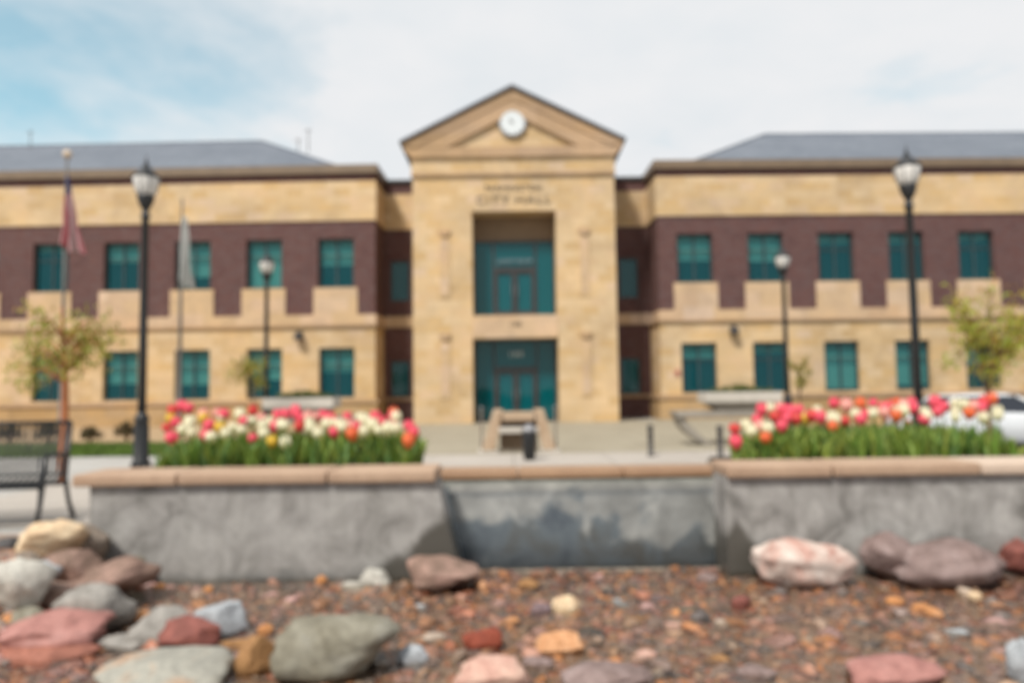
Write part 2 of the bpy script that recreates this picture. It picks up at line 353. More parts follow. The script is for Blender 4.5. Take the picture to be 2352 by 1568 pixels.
def wing(sgn, xin, blinds_u, blinds_l):
    """local x grows away from the tower; mirrored for the left wing"""
    ang = R(-1.15) * -sgn
    T = HT @ Matrix.Translation((xin, 27.8, 0)) @ Matrix.Rotation(ang, 4, 'Z') @ Matrix.Diagonal((sgn, 1, 1, 1))
    L = 29.0; D = 15.0
    off = 1.56 if sgn < 0 else 1.46
    cs = [off + (2.855 if sgn < 0 else 2.82) * k for k in range(9)]
    lo = [c + (.06 if sgn > 0 else -.04) for c in cs]
    hl = [(c - .70, c + .70, 1.01, 2.97) for c in lo]; hu = [(c - .71, c + .71, 5.34, 7.30) for c in cs]
    ins = [(c - .87, c + .87, 4.27, 5.34) for c in cs]
    MB(T).box(-.08, L, -.08, D, -.4, .80).build('base_course', 'base', hall)
    MB(T).box(-.14, L, -.14, D, .80, .95).build('ledge', 'trim', hall)
    w = MB(T); wall_holes(w, 0, L, .95, 3.80, 0, .4, hl); w.box(0, .4, .4, 4, .95, 3.80); w.build('stone_wall', 'stone', hall)
    MB(T).box(-.04, L, -.05, .4, 3.88, 4.27).box(-.04, .36, .4, 4, 3.88, 4.27).build('belt_course', 'smooth', hall)
    MB(T).box(-.09, L, -.10, .4, 3.80, 3.88).box(-.09, .31, .4, 4, 3.80, 3.88).build('moulding', 'trim', hall)
    w = MB(T); wall_holes(w, 0, L, 4.27, 8.0, .003, .4, hu + ins); w.box(.003, .4, .4, 4, 4.27, 8.0); w.build('brick_wall', 'brick', hall)
    for c in cs[:9]:
        MB(T).box(c - .87, c + .87, -.035, .4, 4.273, 5.34).build('stone_panel', 'smooth', hall)
    MB(T).box(-.05, L, -.05, .4, 8.0, 9.58).box(-.05, .35, .4, 5, 8.0, 9.58).build('stone_band', 'stone', hall)
    MB(T).box(0, L, .0, .4, 9.58, 9.88).box(0, .4, .4, 5, 9.58, 9.88).build('brick_band', 'brick', hall)
    MB(T).box(-.12, L, -.15, D, 9.88, 10.22).build('cornice', 'fascia', hall)
    MB(T).box(.4, L, 1.6, 1.7, .95, 9.8).build('inner_wall', 'room', hall)
    MB(T).box(.4, L, .42, 1.58, 3.4, 3.5).box(.4, L, .42, 1.58, 1.0, 1.06).box(.4, L, .42, 1.58, 7.6, 7.7).box(.4, L, .42, 1.58, 5.2, 5.3).build('floor_slab', 'room', hall)
    for i, c in enumerate(cs[:9]):
        fo = window(T, c, 5.34, 7.30, 1.42, .16, blinds_u[i % len(blinds_u)])
        fo = window(T, lo[i], 1.01, 2.97, 1.40, .16, blinds_l[i % len(blinds_l)])
    # hipped roof
    e0, e1, yf, yb, zr = 1.35, L - 1.0, .4, 15.4, 14.3; ym = (yf + yb) / 2 + .6
    r0 = 7.75; r1 = 21.9 if sgn > 0 else 22.0; z0 = 10.222
    rf = MB(T).add([(e0, yf, z0), (e1, yf, z0), (e1, yb, z0), (e0, yb, z0), (r0, ym, zr), (r1, ym, zr)], [(0, 1, 5, 4), (1, 2, 5), (2, 3, 4, 5), (3, 0, 4)]).build('roof', 'roof', hall)
    MB(T).tube([(e0, yf, z0), (r0, ym, zr)], .07, 6).tube([(r0, ym, zr), (r1, ym, zr)], .07, 6).build('ridge_cap', 'roof', rf)
    # round wall lamp between first and second window
    lx = off + 1.40
    wl = MB(T).box(lx - .10, lx + .10, -.06, 0, 3.30, 3.62)
    wl.build('wall_lamp', 'bronze', hall)
    MB(T).lathe([(.05, .30), (.16, .2), (.20, .0), (.17, -.03)], 14, (lx, -.2, 3.32)).build('lamp_shade', 'bronze', [o for o in bpy.data.objects if o.name.startswith('wall_lamp')][-1])
    return T
TL = wing(-1, -5.36, [.52, 1.0, .72, .38, .14, .3, .5], [.48, .62, .7, .66, .55, .5])
TR = wing(1, 5.81, [.52, .55, .2, .2, .16, .4, .5], [.3, .2, .95, .9, .5, .6])
# small red alarm box on the right wing
MB(TR).box(.55, .70, -.07, 0, 1.72, 1.90).build('alarm_box', simple('red_paint', (.35, .07, .06, 1), .5, .05, 3, bs=0), hall)
# recessed links
for sgn, xa, xb, wc in ((-1, -5.36, -3.6, -4.66), (1, 3.9, 5.81, 4.92)):
    T = HT; y = 29.6
    hs = [(wc - .40, wc + .40, 4.98, 6.68), (wc - .40, wc + .40, .98, 2.48)]
    w = MB(T); wall_holes(w, xa, xb, -.1, 3.88, y, y + .3, hs); w.build('link_brick', 'brick', hall)
    w = MB(T); wall_holes(w, xa, xb, 4.34, 8.0, y, y + .3, hs); w.build('link_brick', 'brick', hall)
    MB(T).box(xa, xb, y - .06, y + .3, 3.88, 4.34).build('belt_course', 'smooth', hall)
    MB(T).box(xa, xb, y - .05, y + .3, 8.0, 9.50).build('stone_band', 'stone', hall)
    MB(T).box(xa, xb, y, y + .3, 9.50, 9.98).build('brick_band', 'brick', hall)
    MB(T).box(xa, xb, y - .1, y + 3, 9.98, 10.12).build('cornice', 'bronze', hall)
    MB(T).box(xa, xb, y - .09, y, .84, .96).build('sill', 'trim', hall)
    MB(T).box(xa, xb, y + 1.5, y + 1.6, 0, 9.9).build('inner_wall', 'room', hall)
    window(T, wc, 4.98, 6.68, .80, y + .06, 0, mull=0, gm='lobbyglass'); window(T, wc, .98, 2.48, .80, y + .06, 0, mull=0, gm='lobbyglass')
# tower
TY = 26.8; TX = .13; W = 3.86
T = HT @ Matrix.Translation((TX, TY, 0))
tw = MB(T); wall_holes(tw, -W, W, -.3, 9.42, 0, 1.5, [(-1.60, 1.60, 4.06, 8.05), (-1.62, 1.62, -.3, 3.19)])
tw.box(-W, -W + .5, 1.5, 8, -.3, 9.98).box(W - .5, W, 1.5, 8, -.3, 9.98); tw.build('tower_wall', 'stone', hall)
MB(T).box(-1.597, 1.597, 1.0, 1.5, 7.07, 8.047).build('lintel', simple('shade_browned_lintel', (.20, .135, .08, 1), .8, .12, 1), hall)  # lintel brown darkened to carry the shade of the recess
MB(T).box(-1.615, 1.615, -.035, 1.45, 3.193, 3.45).box(-1.615, 1.615, -.03, -.002, 3.45, 4.057).build('belt_course', 'smooth', hall)
MB(T).box(-W - .05, W + .05, -.10, .9, 9.42, 9.52).build('moulding', 'trim', hall)
MB(T).box(-W - .03, W + .03, -.05, .9, 9.52, 10.12).build('frieze', 'stone', hall)
# pediment frame: outer outline minus tympanum, as four bevelled pieces
A, B, C = (0, 12.80), (4.24, 10.70), (3.88, 10.05)
k = (12.80 - 10.70) / 4.24
ia = (0, 11.80); ib = (2.52, 10.50)
for s in (-1, 1):
    def P(p): return (p[0] * s, p[1])
    poly = [P(A), P(B), P((4.20, 10.52)), P(ib), P(ia)]
    if s > 0: poly = poly[::-1]
    MB(T).prism(poly, -.17, .3).build('raking_cornice', 'trim', hall)
    poly2 = [P((0, 12.05)), P((3.0, 10.60)), P(ib), P(ia)]
    if s > 0: poly2 = poly2[::-1]
    MB(T).prism([P((0, 12.50)), P((4.05, 10.55)), P((3.8, 10.5)), P((0, 12.36))][::(-1 if s > 0 else 1)], -.21, -.165).build('raking_moulding', 'trim', hall)
MB(T).prism([(-3.88, 10.12), (3.88, 10.12), (4.20, 10.50), (-4.20, 10.50)], -.16, .3).build('horizontal_cornice', 'trim', hall)
MB(T).prism([(-3.0, 10.40), (3.0, 10.40), (0, 12.0)], -.02, .25).build('tympanum', 'stone', hall)
MB(T).prism([(-3.86, 10.06), (3.86, 10.06), (4.2, 10.68), (0, 12.72), (-4.2, 10.68)], .3, 7.5).build('eaves', 'fascia', hall)
rf = MB(T)
for s in (-1, 1):
    rf.prism([(0, 12.805), (4.32 * s, 10.665), (4.32 * s, 10.745), (0, 12.895)][::(1 if s > 0 else -1)], -.30, 7.6)
rf.build('gable_roof', 'roof', hall)
# carved upright panels either side of the doors
for s in (-1, 1):
    for z0, z1 in ((4.75, 7.30), (.95, 3.35)):
        p = MB(T).box(s * 2.66 - .22, s * 2.66 + .22, -.03, 0, z0, z1 - .22).build('carved_panel', 'stone', hall)
        MB(T).box(s * 2.66 - .15, s * 2.66 + .15, -.045, -.03, z0 + .12, z1 - .34).build('inset_panel', 'smooth', p)
        MB(T).prism([(s * 2.66 - .12, z1 - .2), (s * 2.66 + .12, z1 - .2), (s * 2.66 + .24, z1), (s * 2.66 - .24, z1)], -.10, 0).build('bracket', 'trim', p)
# clock
cz = 11.42
clock = MB(T).lathe([(.0, 0), (.50, 0), (.53, .03), (.53, .1), (.0, .1)], 40).build('clock', 'greymetal', hall)
for v in clock.data.vertices:
    q = HT.inverted() @ v.co; x, y, z = v.co.x - .0, v.co.y, v.co.z
    v.co = Vector((x, -z - .06, (y) + cz))
def clockmesh(name, mat, fn):
    m = MB(T); fn(m); return m.build(name, mat, clock)
m = MB(T); n = 40
m.add([(.46 * math.cos(2 * math.pi * i / n), -.175, cz + .46 * math.sin(2 * math.pi * i / n)) for i in range(n)] + [(.46 * math.cos(2 * math.pi * i / n), -.10, cz + .46 * math.sin(2 * math.pi * i / n)) for i in range(n)],
      [tuple(range(n))] + [(i, (i + 1) % n, (i + 1) % n + n, i + n) for i in range(n)])
m.build('clock_face', 'white', clock)
for i in range(12):
    m = MB(T)
    a = math.pi * i / 6; c, s_ = math.sin(a), math.cos(a); w = .012
    m.add([(c * .36 + s_ * w, -.18, cz + s_ * .36 - c * w), (c * .43 + s_ * w, -.18, cz + s_ * .43 - c * w), (c * .43 - s_ * w, -.18, cz + s_ * .43 + c * w), (c * .36 - s_ * w, -.18, cz + s_ * .36 + c * w)], [(0, 1, 2, 3)])
    m.build('hour_mark', 'greymetal', clock)
for a, l, w in ((R(-58), .24, .028), (R(-20), .33, .018)):
    c, s_ = math.sin(a), math.cos(a)
    MB(T).add([(s_ * w, -.19, cz - c * w), (c * l, -.19, cz + s_ * l), (-s_ * w, -.19, cz + c * w), (-c * .06, -.19, cz - s_ * .06)], [(0, 1, 2, 3)]).build('clock_hand', 'bronze', clock)
# lettering
def text(body, x, y, z, size, width, mat, parent, name='lettering', sp=1.1):
    cu = bpy.data.curves.new(name, 'FONT'); cu.body = body; cu.size = size; cu.align_x = 'CENTER'; cu.extrude = .015; cu.space_character = sp
    o = bpy.data.objects.new(name, cu); COL.objects.link(o); cu.materials.append(M[mat]); bpy.context.view_layer.update()
    sx = width / max(o.dimensions.x, .01)
    me = bpy.data.meshes.new_from_object(o); bpy.data.objects.remove(o)
    o = bpy.data.objects.new(name, me); COL.objects.link(o)
    o.parent = parent; o.location = (x - .07, y, z); o.rotation_euler = (R(90), 0, 0); o.scale = (sx, 1, 1)
    if parent is not hall: o.location = o.location
    return o
text('FARMINGTON', 0, -.02, 8.84, .30, 2.15, 'letter', hall)
text('CITY HALL', 0, -.02, 8.33, .46, 2.85, 'letter', hall)
text('160', 0, -.05, 3.64, .26, .40, 'letter', hall, 'house_number')
# glazed screens with doors
def screen(z0, z1, zt, sign, name='door'):
    x0, x1 = -1.595, 1.595; y = .85
    f = MB(T); t = .07
    f.box(x0, x0 + t, y, y + .12, z0, z1).box(x1 - t, x1, y, y + .12, z0, z1).box(x0 + t, x1 - t, y, y + .12, z1 - t, z1).box(x0 + t, x1 - t, y, y + .12, z0, z0 + t)
    f.box(-.86, -.78, y + .004, y + .116, z0 + t, z1 - t).box(.78, .86, y + .004, y + .116, z0 + t, z1 - t).box(-.78, .78, y + .006, y + .114, zt, zt + .1)
    fo = f.build('window_screen', 'bronze', hall)
    MB(T).add([(x0 + t, y + .06, z0 + t), (x1 - t, y + .06, z0 + t), (x1 - t, y + .06, z1 - t), (x0 + t, y + .06, z1 - t)], [(0, 1, 2, 3)]).build('pane', 'lobbyglass', fo)
    for s in (-1, 1):
        a, b = (.01, .77) if s > 0 else (-.77, -.01)
        d = MB(T).box(a, a + .1, y - .01, y + .05, z0 + .02, zt - .01).box(b - .1, b, y - .01, y + .05, z0 + .02, zt - .01).box(a + .1, b - .1, y - .01, y + .05, zt - .13, zt - .01).box(a + .1, b - .1, y - .01, y + .05, z0 + .02, z0 + .22)
        do = d.build('door', 'bronze', hall)
        hx = .10 if s > 0 else -.10
        MB(T).tube([(hx, y - .07, z0 + .85), (hx, y - .07, z0 + 1.25)], .016, 8).build('handle', 'greymetal', do)
    if sign == 'low': text('160', 0, y - .05, 2.52, .30, .50, 'signwhite', hall, 'door_number')
    else: text('COURT ROOM', 0, y - .05, 6.18, .22, 1.35, 'signdim', hall, 'lettering')
screen(.02, 3.187, 2.02, 'low'); screen(4.063, 7.066, 5.92, 'up')
MB(T).box(-2.5, 2.5, 3.6, 3.7, -.1, 9).box(-2.5, 2.5, 1.55, 3.6, 3.2, 4.0).build('inner_wall', 'room', hall)
# roof aerials
for x, y0, y1 in ((70, 342, 300), (685, 348, 318), (708, 352, 296)):
    a, b = at(x, y0, 35.6), at(x, y1, 35.6)
    MB(HT).tube([tuple(a), tuple(b)], .025, 6).tube([(b.x - .18, b.y, b.z - .1), (b.x + .18, b.y, b.z - .1)], .02, 6).build('aerial', 'polem', hall)

# ------------------------------------------------------------------ street lamps
def make_lamp():
    r = empty('street_lamp', (0, 0, 0), 'x', 'street lamp', 'lantern street lamps around the plaza')
    MB().lathe([(.17, 0), (.17, .08), (.135, .12), (.13, .75), (.115, .82), (.135, .86), (.135, .90), (.085, .96), (.08, 1.0)], 16).build('base', 'black', r, True)
    MB().lathe([(.075, .99), (.072, 2.5), (.062, 4.62), (.085, 4.64), (.085, 4.70), (.06, 4.72), (.06, 4.78)], 14).build('pole', 'black', r, True)
    l = MB().lathe([(.06, 4.78), (.13, 4.92), (.15, 5.02), (.155, 5.06)], 14).build('lantern_cup', 'black', r, True)
    MB().lathe([(.145, 5.06), (.19, 5.15), (.235, 5.32), (.235, 5.38), (.21, 5.41)], 18).build('globe', 'lampglass', r, True)
    c = MB().lathe([(.25, 5.395), (.25, 5.43), (.17, 5.50), (.10, 5.58), (.07, 5.62), (.045, 5.66)], 18).build('lamp_roof', 'black', r, True)
    MB().lathe([(.02, 5.66), (.035, 5.69), (.02, 5.73), (.008, 5.84)], 8).build('finial', 'black', c, True)
    ri = MB()
    for k in range(8):
        a = k * math.pi / 4; ri.tube([(.147 * math.cos(a), .147 * math.sin(a), 5.06), (.193 * math.cos(a), .193 * math.sin(a), 5.15), (.239 * math.cos(a), .239 * math.sin(a), 5.32), (.239 * math.cos(a), .239 * math.sin(a), 5.39)], .007, 4)
    ri.build('globe_ribs', 'black', r)
    return r
lp = make_lamp()
for i, (x, y, d, lab) in enumerate([(327, 885, 13.2, 'tall black lantern lamp at the left end of the left tulip bed'), (2107, 873, 13.2, 'tall black lantern lamp rising behind the right tulip bed'),
                                    (611, 890, 22.4, 'smaller-looking black lamp behind the left tulips before the wing'), (1808, 877, 22.7, 'smaller-looking black lamp beside the raised concrete planter')]):
    o = lp if i == 0 else copy_tree(lp)
    p = at(x, y, d); o.location = (p.x, d, 0); o['label'] = lab

# ------------------------------------------------------------------ flagpoles and flags
def flagpole(x, d, top, lab, ball=True):
    p = at(x, 890, d)
    r = empty('flagpole', (p.x, d, 0), lab, 'flagpole', 'flagpoles before the left wing')
    MB().lathe([(.14, 0), (.14, .06), (.065, .1), (.05, 3), (.03, top)], 12).build('pole', 'polem', r, True)
    if ball: MB().lathe([(.01, top - .0), (.09, top + .04), (.13, top + .13), (.09, top + .22), (.01, top + .26)], 14).build('ball', 'gold', r, True)
    else: MB().lathe([(.01, top), (.03, top + .03), (.01, top + .1)], 10).build('ball', 'polem', r, True)
    return p
def limp_flag(px, d, ztop, h, wtop, wbot, lean, stripes, lab, nm='flag'):
    nu, nv = 40, 60; V = []; Cc = []
    for j in range(nv + 1):
        t = j / nv
        for i in range(nu + 1):
            u = i / nu; w = wtop + (wbot - wtop) * t ** 1.3
            x = px + (-.02 if stripes else .05) + lean * t + w * (u - (.15 if stripes else .35) * (1 - t) - .25 * t) + .02 * math.sin(9 * t + 5 * u)
            y = d - .02 + .10 * math.sin(u * 17 + t * 2.2) * (.5 + t) * min(1, w * 2.5)
            z = ztop - h * t * (1 - .13 * abs(u - .75) - .04 * math.sin(u * 11))
            V.append((x, y, z))
            if stripes:
                if t < .30 - .10 * u: c = (.06, .07, .18, 1)
                else: c = (.56, .20, .22, 1) if int(u * 7.9 + t * .8) % 2 == 0 else (.55, .40, .40, 1)
            else: c = (.62, .62, .60, 1) if int(u * 5 + t) % 5 else (.52, .52, .50, 1)
            Cc.append(c)
    m = MB(); m.add(V, [(j * (nu + 1) + i, j * (nu + 1) + i + 1, (j + 1) * (nu + 1) + i + 1, (j + 1) * (nu + 1) + i) for j in range(nv) for i in range(nu)])
    o = m.build(nm, 'flag', smooth=True); a = o.data.color_attributes.new('Col', 'FLOAT_COLOR', 'POINT'); a.data.foreach_set('color', np.array(Cc, dtype=np.float32).ravel())
    s = o.modifiers.new('thick', 'SOLIDIFY'); s.thickness = .004
    tag(o, lab, 'flag', 'flags on the poles'); return o
p1 = flagpole(141, 20, at(146, 365, 20).z, 'taller grey flagpole with a gold ball, flying the striped flag')
p2 = flagpole(412, 20.5, at(412, 462, 20.5).z, 'shorter grey flagpole without a ball, flying the white flag', False)
limp_flag(p1.x, 20, at(146, 405, 20).z, 2.25, .16, .74, .06, True, 'limp red, white and blue striped flag on the taller pole')
limp_flag(p2.x, 20.5, at(412, 500, 20.5).z, 2.1, .22, .42, .02, False, 'limp white flag on the shorter pole')

# ------------------------------------------------------------------ front wall, planters, spillway
FD = 5.2
def X(x, y, d=FD): return at(x, y, d).x
def coping(xs, y0, y1, z0, z1, parent, mats, name='coping_stone'):
    for i in range(len(xs) - 1):
        MB().box(xs[i] + .004, xs[i + 1] - .004, y0, y1, z0 + random.uniform(-.002, .002), z1 + random.uniform(-.003, .003)).build(name, mats[i % len(mats)], parent, bevel=.018)
lw = empty('planter_wall', (0, 0, 0), 'grey concrete planter wall with sandstone coping, left of the spillway', 'planter wall', 'front walls of the fountain')
xl0, xl1, xl2 = X(205, 1200), X(1003, 1100), X(1062, 1310)
MB().prism([(xl0, -.12), (xl2, -.12), (xl2, 0), (xl1, .715), (xl0, .715)], FD, FD + .32).build('wall', 'wall_l', lw)
MB().prism([(xl0, -.12), (xl1 - .1, -.12), (xl1 - .1, .70), (xl0, .70)], FD + .32, FD + .35)
coping([X(172, 1105), X(412, 1105), X(755, 1105), X(1003, 1105)], FD - .05, FD + .40, .715, .80, lw, ['capstone', 'capstone', 'capstone'])
MB().box(X(350, 1100, 6.2), xl1 - .34, FD + .41, 6.95, .0, .66).build('soil_box', 'urnd', lw)
MB().box(X(352, 1100, 6.2), xl1 - .36, FD + .42, 6.93, .661, .69).build('soil', 'soil', lw)
rw = empty('planter_wall', (0, 0, 0), 'grey concrete planter wall with sandstone coping, right of the spillway', 'planter wall', 'front walls of the fountain')
xr0 = X(1666, 1100); xr1 = 6.0
MB().box(xr0, xr1, FD, FD + .32, -.12, .715).build('wall', 'wall_r', rw)
coping([xr0, X(1908, 1075), X(2245, 1075), X(2580, 1075), 6.0], FD - .05, FD + .40, .715, .80, rw, ['capstone', 'capstone', 'capstone2', 'capstone'])
MB().box(xr0 + .34, 5.1, FD + .41, 6.95, .0, .66).build('soil_box', 'urnd', rw)
MB().box(xr0 + .36, 5.08, FD + .42, 6.93, .661, .69).build('soil', 'soil', rw)
# spillway
sp = empty('spillway', (.5, 5.9, 0), 'sloping wet stone spillway between the two planter walls', 'spillway')
O5 = Vector((.5, 5.9, 0))
def sub(p): return tuple(Vector(p) - O5)
L0, R0 = X(1006, 1090, 5.9), X(1664, 1090, 5.9)
bl, br = at(1068, 1305, 5.45), at(1646, 1300, 5.45)
prof = [(5.92, .635, 0), (5.80, .60, .0), (5.78, .565, .02), (5.72, .545, .03), (5.70, .50, .05), (5.60, .30, .35), (5.46, -.08, 1)]
vs = []; n = 25
for y, z, t in prof:
    a = Vector((L0, y, z)).lerp(Vector((bl.x, y, z)), t); b = Vector((R0, y, z)).lerp(Vector((br.x, y, z)), t)
    for i in range(n): q = a.lerp(b, i / (n - 1)); vs.append(sub((q.x, q.y + .006 * math.sin(i * 1.7 + y * 9), q.z)))
fs = [(j * n + i, j * n + i + 1, (j + 1) * n + i + 1, (j + 1) * n + i) for j in range(len(prof) - 1) for i in range(n - 1)]
o = MB().add(vs, fs).build('slope', 'spill', sp, True); sm = o.modifiers.new('thick', 'SOLIDIFY'); sm.thickness = .1; sm.offset = -1 if True else 1
cp = [X(1003, 1070, 5.95), X(1190, 1070, 5.95), X(1430, 1070, 5.95), X(1666, 1070, 5.95)]
for i in range(3):
    MB().box(cp[i] + .003 - .5, cp[i + 1] - .003 - .5, 5.88 - 5.9, 6.25 - 5.9, .635, .70).build('coping_stone', 'wetcap', sp, bevel=.012)
MB().box(L0 - .5, R0 - .5, .06, .3, -.1, .633).build('backing_wall', 'urnd', sp)
# angled cheek with a blue-grey flashing at the left of the slope
MB().add([sub((xl1 + .01, 5.22, .60)), sub((xl1 + .02, 5.9, .62)), sub((bl.x, 5.46, .0)), sub((xl2 - .02, 5.25, .0))], [(0, 1, 2, 3)]).build('side_flashing', 'bluewet', sp)
# trough lip at the foot of the slope
MB().box(bl.x - .5 - .04, br.x - .5 + .02, 5.40 - 5.9, 5.45 - 5.9, -.03, .022).build('foot_lip', 'urn', sp, bevel=.008)

# ------------------------------------------------------------------ tulips
def petal_cup(r, h):
    m = MB(); nu, nv = 30, 8; vs = []
    for j in range(nv + 1):
        t = j / nv
        prof_r = r * (math.sin(min(1, t * 1.35) * math.pi * .5) ** .7) * (1 - .50 * max(0, t - .5) / .5)
        for i in range(nu):
            a = 2 * math.pi * i / nu; lob = abs(math.cos(3 * a / 1.0))
            rr = prof_r * (.90 + .14 * lob); z = h * t * (1 - (.34 * (1 - lob)) * t ** 3)
            vs.append((rr * math.cos(a), rr * math.sin(a), z))
    fs = [(j * nu + i, j * nu + (i + 1) % nu, (j + 1) * nu + (i + 1) % nu, (j + 1) * nu + i) for j in range(nv) for i in range(nu)]
    fs.append(tuple(range(nu - 1, -1, -1))); m.add(vs, fs); return m
def petalmat(name, c, c2):
    m, nt, b = newmat(name); co = objco(nt); s = nt.nodes.new('ShaderNodeSeparateXYZ'); nt.links.new(co, s.inputs[0])
    k = nd(nt, 'ShaderNodeMath', operation='MULTIPLY_ADD'); nt.links.new(noisy(nt, co, 30, 3), k.inputs[0]); k.inputs[1].default_value = .5
    mm = nd(nt, 'ShaderNodeMath', operation='MULTIPLY'); nt.links.new(s.outputs[2], mm.inputs[0]); mm.inputs[1].default_value = 8; nt.links.new(mm.outputs[0], k.inputs[2])
    r = ramp(nt, k.outputs[0], [(.3, c2), (.6, c)]); nt.links.new(r.outputs[0], b.inputs['Base Color']); b.inputs['Roughness'].default_value = .5
    t = nd(nt, 'ShaderNodeBsdfTranslucent'); nt.links.new(r.outputs[0], t.inputs[0]); ms = nd(nt, 'ShaderNodeMixShader'); ms.inputs[0].default_value = .35
    nt.links.new(b.outputs[0], ms.inputs[1]); nt.links.new(t.outputs[0], ms.inputs[2]); nt.links.new(ms.outputs[0], nt.nodes['Material Output'].inputs[0])
    return m
PM = {'R': ('red', petalmat('red_petals', (.72, .07, .06, 1), (.55, .05, .05, 1))), 'P': ('pink', petalmat('pink_petals', (.85, .10, .16, 1), (.72, .16, .17, 1))),
      'C': ('cream', petalmat('cream_petals', (.80, .76, .55, 1), (.62, .64, .30, 1))), 'Y': ('yellow', petalmat('yellow_petals', (.75, .50, .05, 1), (.62, .45, .06, 1))),
      'O': ('orange', petalmat('orange_petals', (.80, .16, .05, 1), (.75, .25, .08, 1))), 'L': ('pale pink', petalmat('pale_pink_petals', (.85, .42, .36, 1), (.78, .45, .34, 1)))}
stem_me = MB().tube([(0, 0, 0), (.004, .003, .35), (0, 0, .7), (0, 0, 1)], .004, 6).build('stem', simple('tulip_stem', (.09, .17, .03, 1), .6, .2, 10, bs=0)); sme = stem_me.data; bpy.data.objects.remove(stem_me)
cups = {}
for k_ in PM:
    q = petal_cup(.040, .078).build('bloom', PM[k_][1], smooth=True); cups[k_] = q.data; bpy.data.objects.remove(q)
def leaf_strips(m, base, n, hmin, hmax, spread, wid, cols):
    for _ in range(n):
        a = random.uniform(0, 6.28); h = random.uniform(hmin, hmax); w = wid * random.uniform(.7, 1.2); sp_ = spread * random.uniform(.4, 1.2)
        ax = Vector((math.cos(a), math.sin(a), 0)); bx_ = Vector((-math.sin(a), math.cos(a), 0)); vs = []; c = random.choice(cols); fk = random.uniform(.8, 1.2)
        for j in range(6):
            t = j / 5; ctr = Vector(base) + ax * (sp_ * t ** 1.7) + Vector((0, 0, h * (t - .22 * t ** 3))); ww = w * math.sin(math.pi * min(.97, .18 + t * .8)) ** .8
            vs += [ctr - bx_ * ww, ctr + ax * .008, ctr + bx_ * ww]; m['c'] += [tuple(v * fk for v in c[:3]) + (1,)] * 3
        m['mb'].add(vs, [q for j in range(5) for q in ((j * 3, j * 3 + 1, j * 3 + 4, j * 3 + 3), (j * 3 + 1, j * 3 + 2, j * 3 + 5, j * 3 + 4))])
GR = [(.20, .30, .045, 1), (.14, .25, .035, 1), (.27, .37, .08, 1), (.15, .27, .08, 1), (.29, .34, .06, 1)]
def colored(m, name, mat, parent=None, smooth=True):
    o = m['mb'].build(name, mat, parent, smooth); a = o.data.color_attributes.new('Col', 'FLOAT_COLOR', 'POINT'); a.data.foreach_set('color', np.array(m['c'], dtype=np.float32).ravel()); return o
leafs = []
for k_ in range(6):
    m = dict(mb=MB(), c=[]); leaf_strips(m, (0, 0, 0), 4, .22, .38, .10, .028, GR); q = colored(m, 'leaves', 'leafy'); leafs.append(q.data); bpy.data.objects.remove(q)
LT = [(398,950,'R'),(418,940,'P'),(434,944,'P'),(385,985,'R'),(394,966,'Y'),(392,1012,'P'),(430,985,'C'),(442,1002,'C'),(418,995,'C'),(465,968,'Y'),(478,986,'P'),(500,955,'L'),(514,958,'P'),(505,990,'Y'),(470,1008,'P'),(535,988,'C'),(552,962,'C'),(564,975,'C'),(555,994,'C'),(582,952,'R'),(580,1012,'P'),(628,1020,'Y'),(657,1024,'C'),(603,985,'C'),(622,982,'C'),(645,986,'C'),(655,960,'P'),(638,962,'P'),(680,950,'P'),(692,968,'P'),(688,986,'R'),(705,964,'L'),(715,990,'C'),(731,1002,'C'),(740,964,'P'),(757,968,'P'),(770,980,'C'),(768,1000,'P'),(784,988,'C'),(799,964,'P'),(806,984,'L'),(812,1006,'O'),(830,966,'C'),(842,978,'C'),(835,1000,'C'),(863,968,'P'),(878,976,'P'),(906,960,'O'),(870,994,'C'),(890,997,'C'),(915,992,'C'),(942,986,'P'),(948,1000,'P'),(936,1022,'O'),(852,988,'C'),(486,1010,'C'),(522,1004,'C'),(605,1003,'C'),(750,985,'C'),(900,980,'L')]
RT = [(1687,990,'R'),(1692,1024,'P'),(1716,984,'C'),(1736,969,'P'),(1767,995,'C'),(1759,1012,'O'),(1779,964,'R'),(1797,945,'P'),(1795,986,'P'),(1829,968,'R'),(1838,950,'P'),(1850,968,'Y'),(1866,962,'R'),(1880,952,'C'),(1915,933,'P'),(1941,933,'P'),(1913,964,'C'),(1941,972,'R'),(1912,986,'O'),(1963,960,'C'),(1975,935,'O'),(1986,958,'P'),(2008,931,'P'),(2008,952,'C'),(2047,939,'R'),(2063,931,'O'),(2094,929,'P'),(2096,946,'P'),(2121,950,'C'),(2126,970,'P'),(2147,934,'P'),(2155,952,'P'),(2193,931,'C'),(2191,950,'C'),(2212,938,'C'),(2238,932,'L'),(2262,932,'R'),(2278,924,'O'),(2262,968,'C'),(2059,964,'O'),(2293,958,'C'),(1748,984,'L'),(1810,966,'P'),(1897,972,'C'),(2030,955,'L'),(2075,955,'C'),(2225,956,'O'),(2250,948,'P'),(1728,1000,'C'),(2170,940,'L')]
_r = random.Random(3)
for L_, xa, xb, ya in ((LT, 400, 930, 972), (RT, 1720, 2300, 950)):
    for k_ in range(20):
        x = xa + (xb - xa) * (k_ + _r.random()) / 20
        L_.append((x, ya + _r.uniform(-14, 20), 'PCLPC'[k_ % 5]))
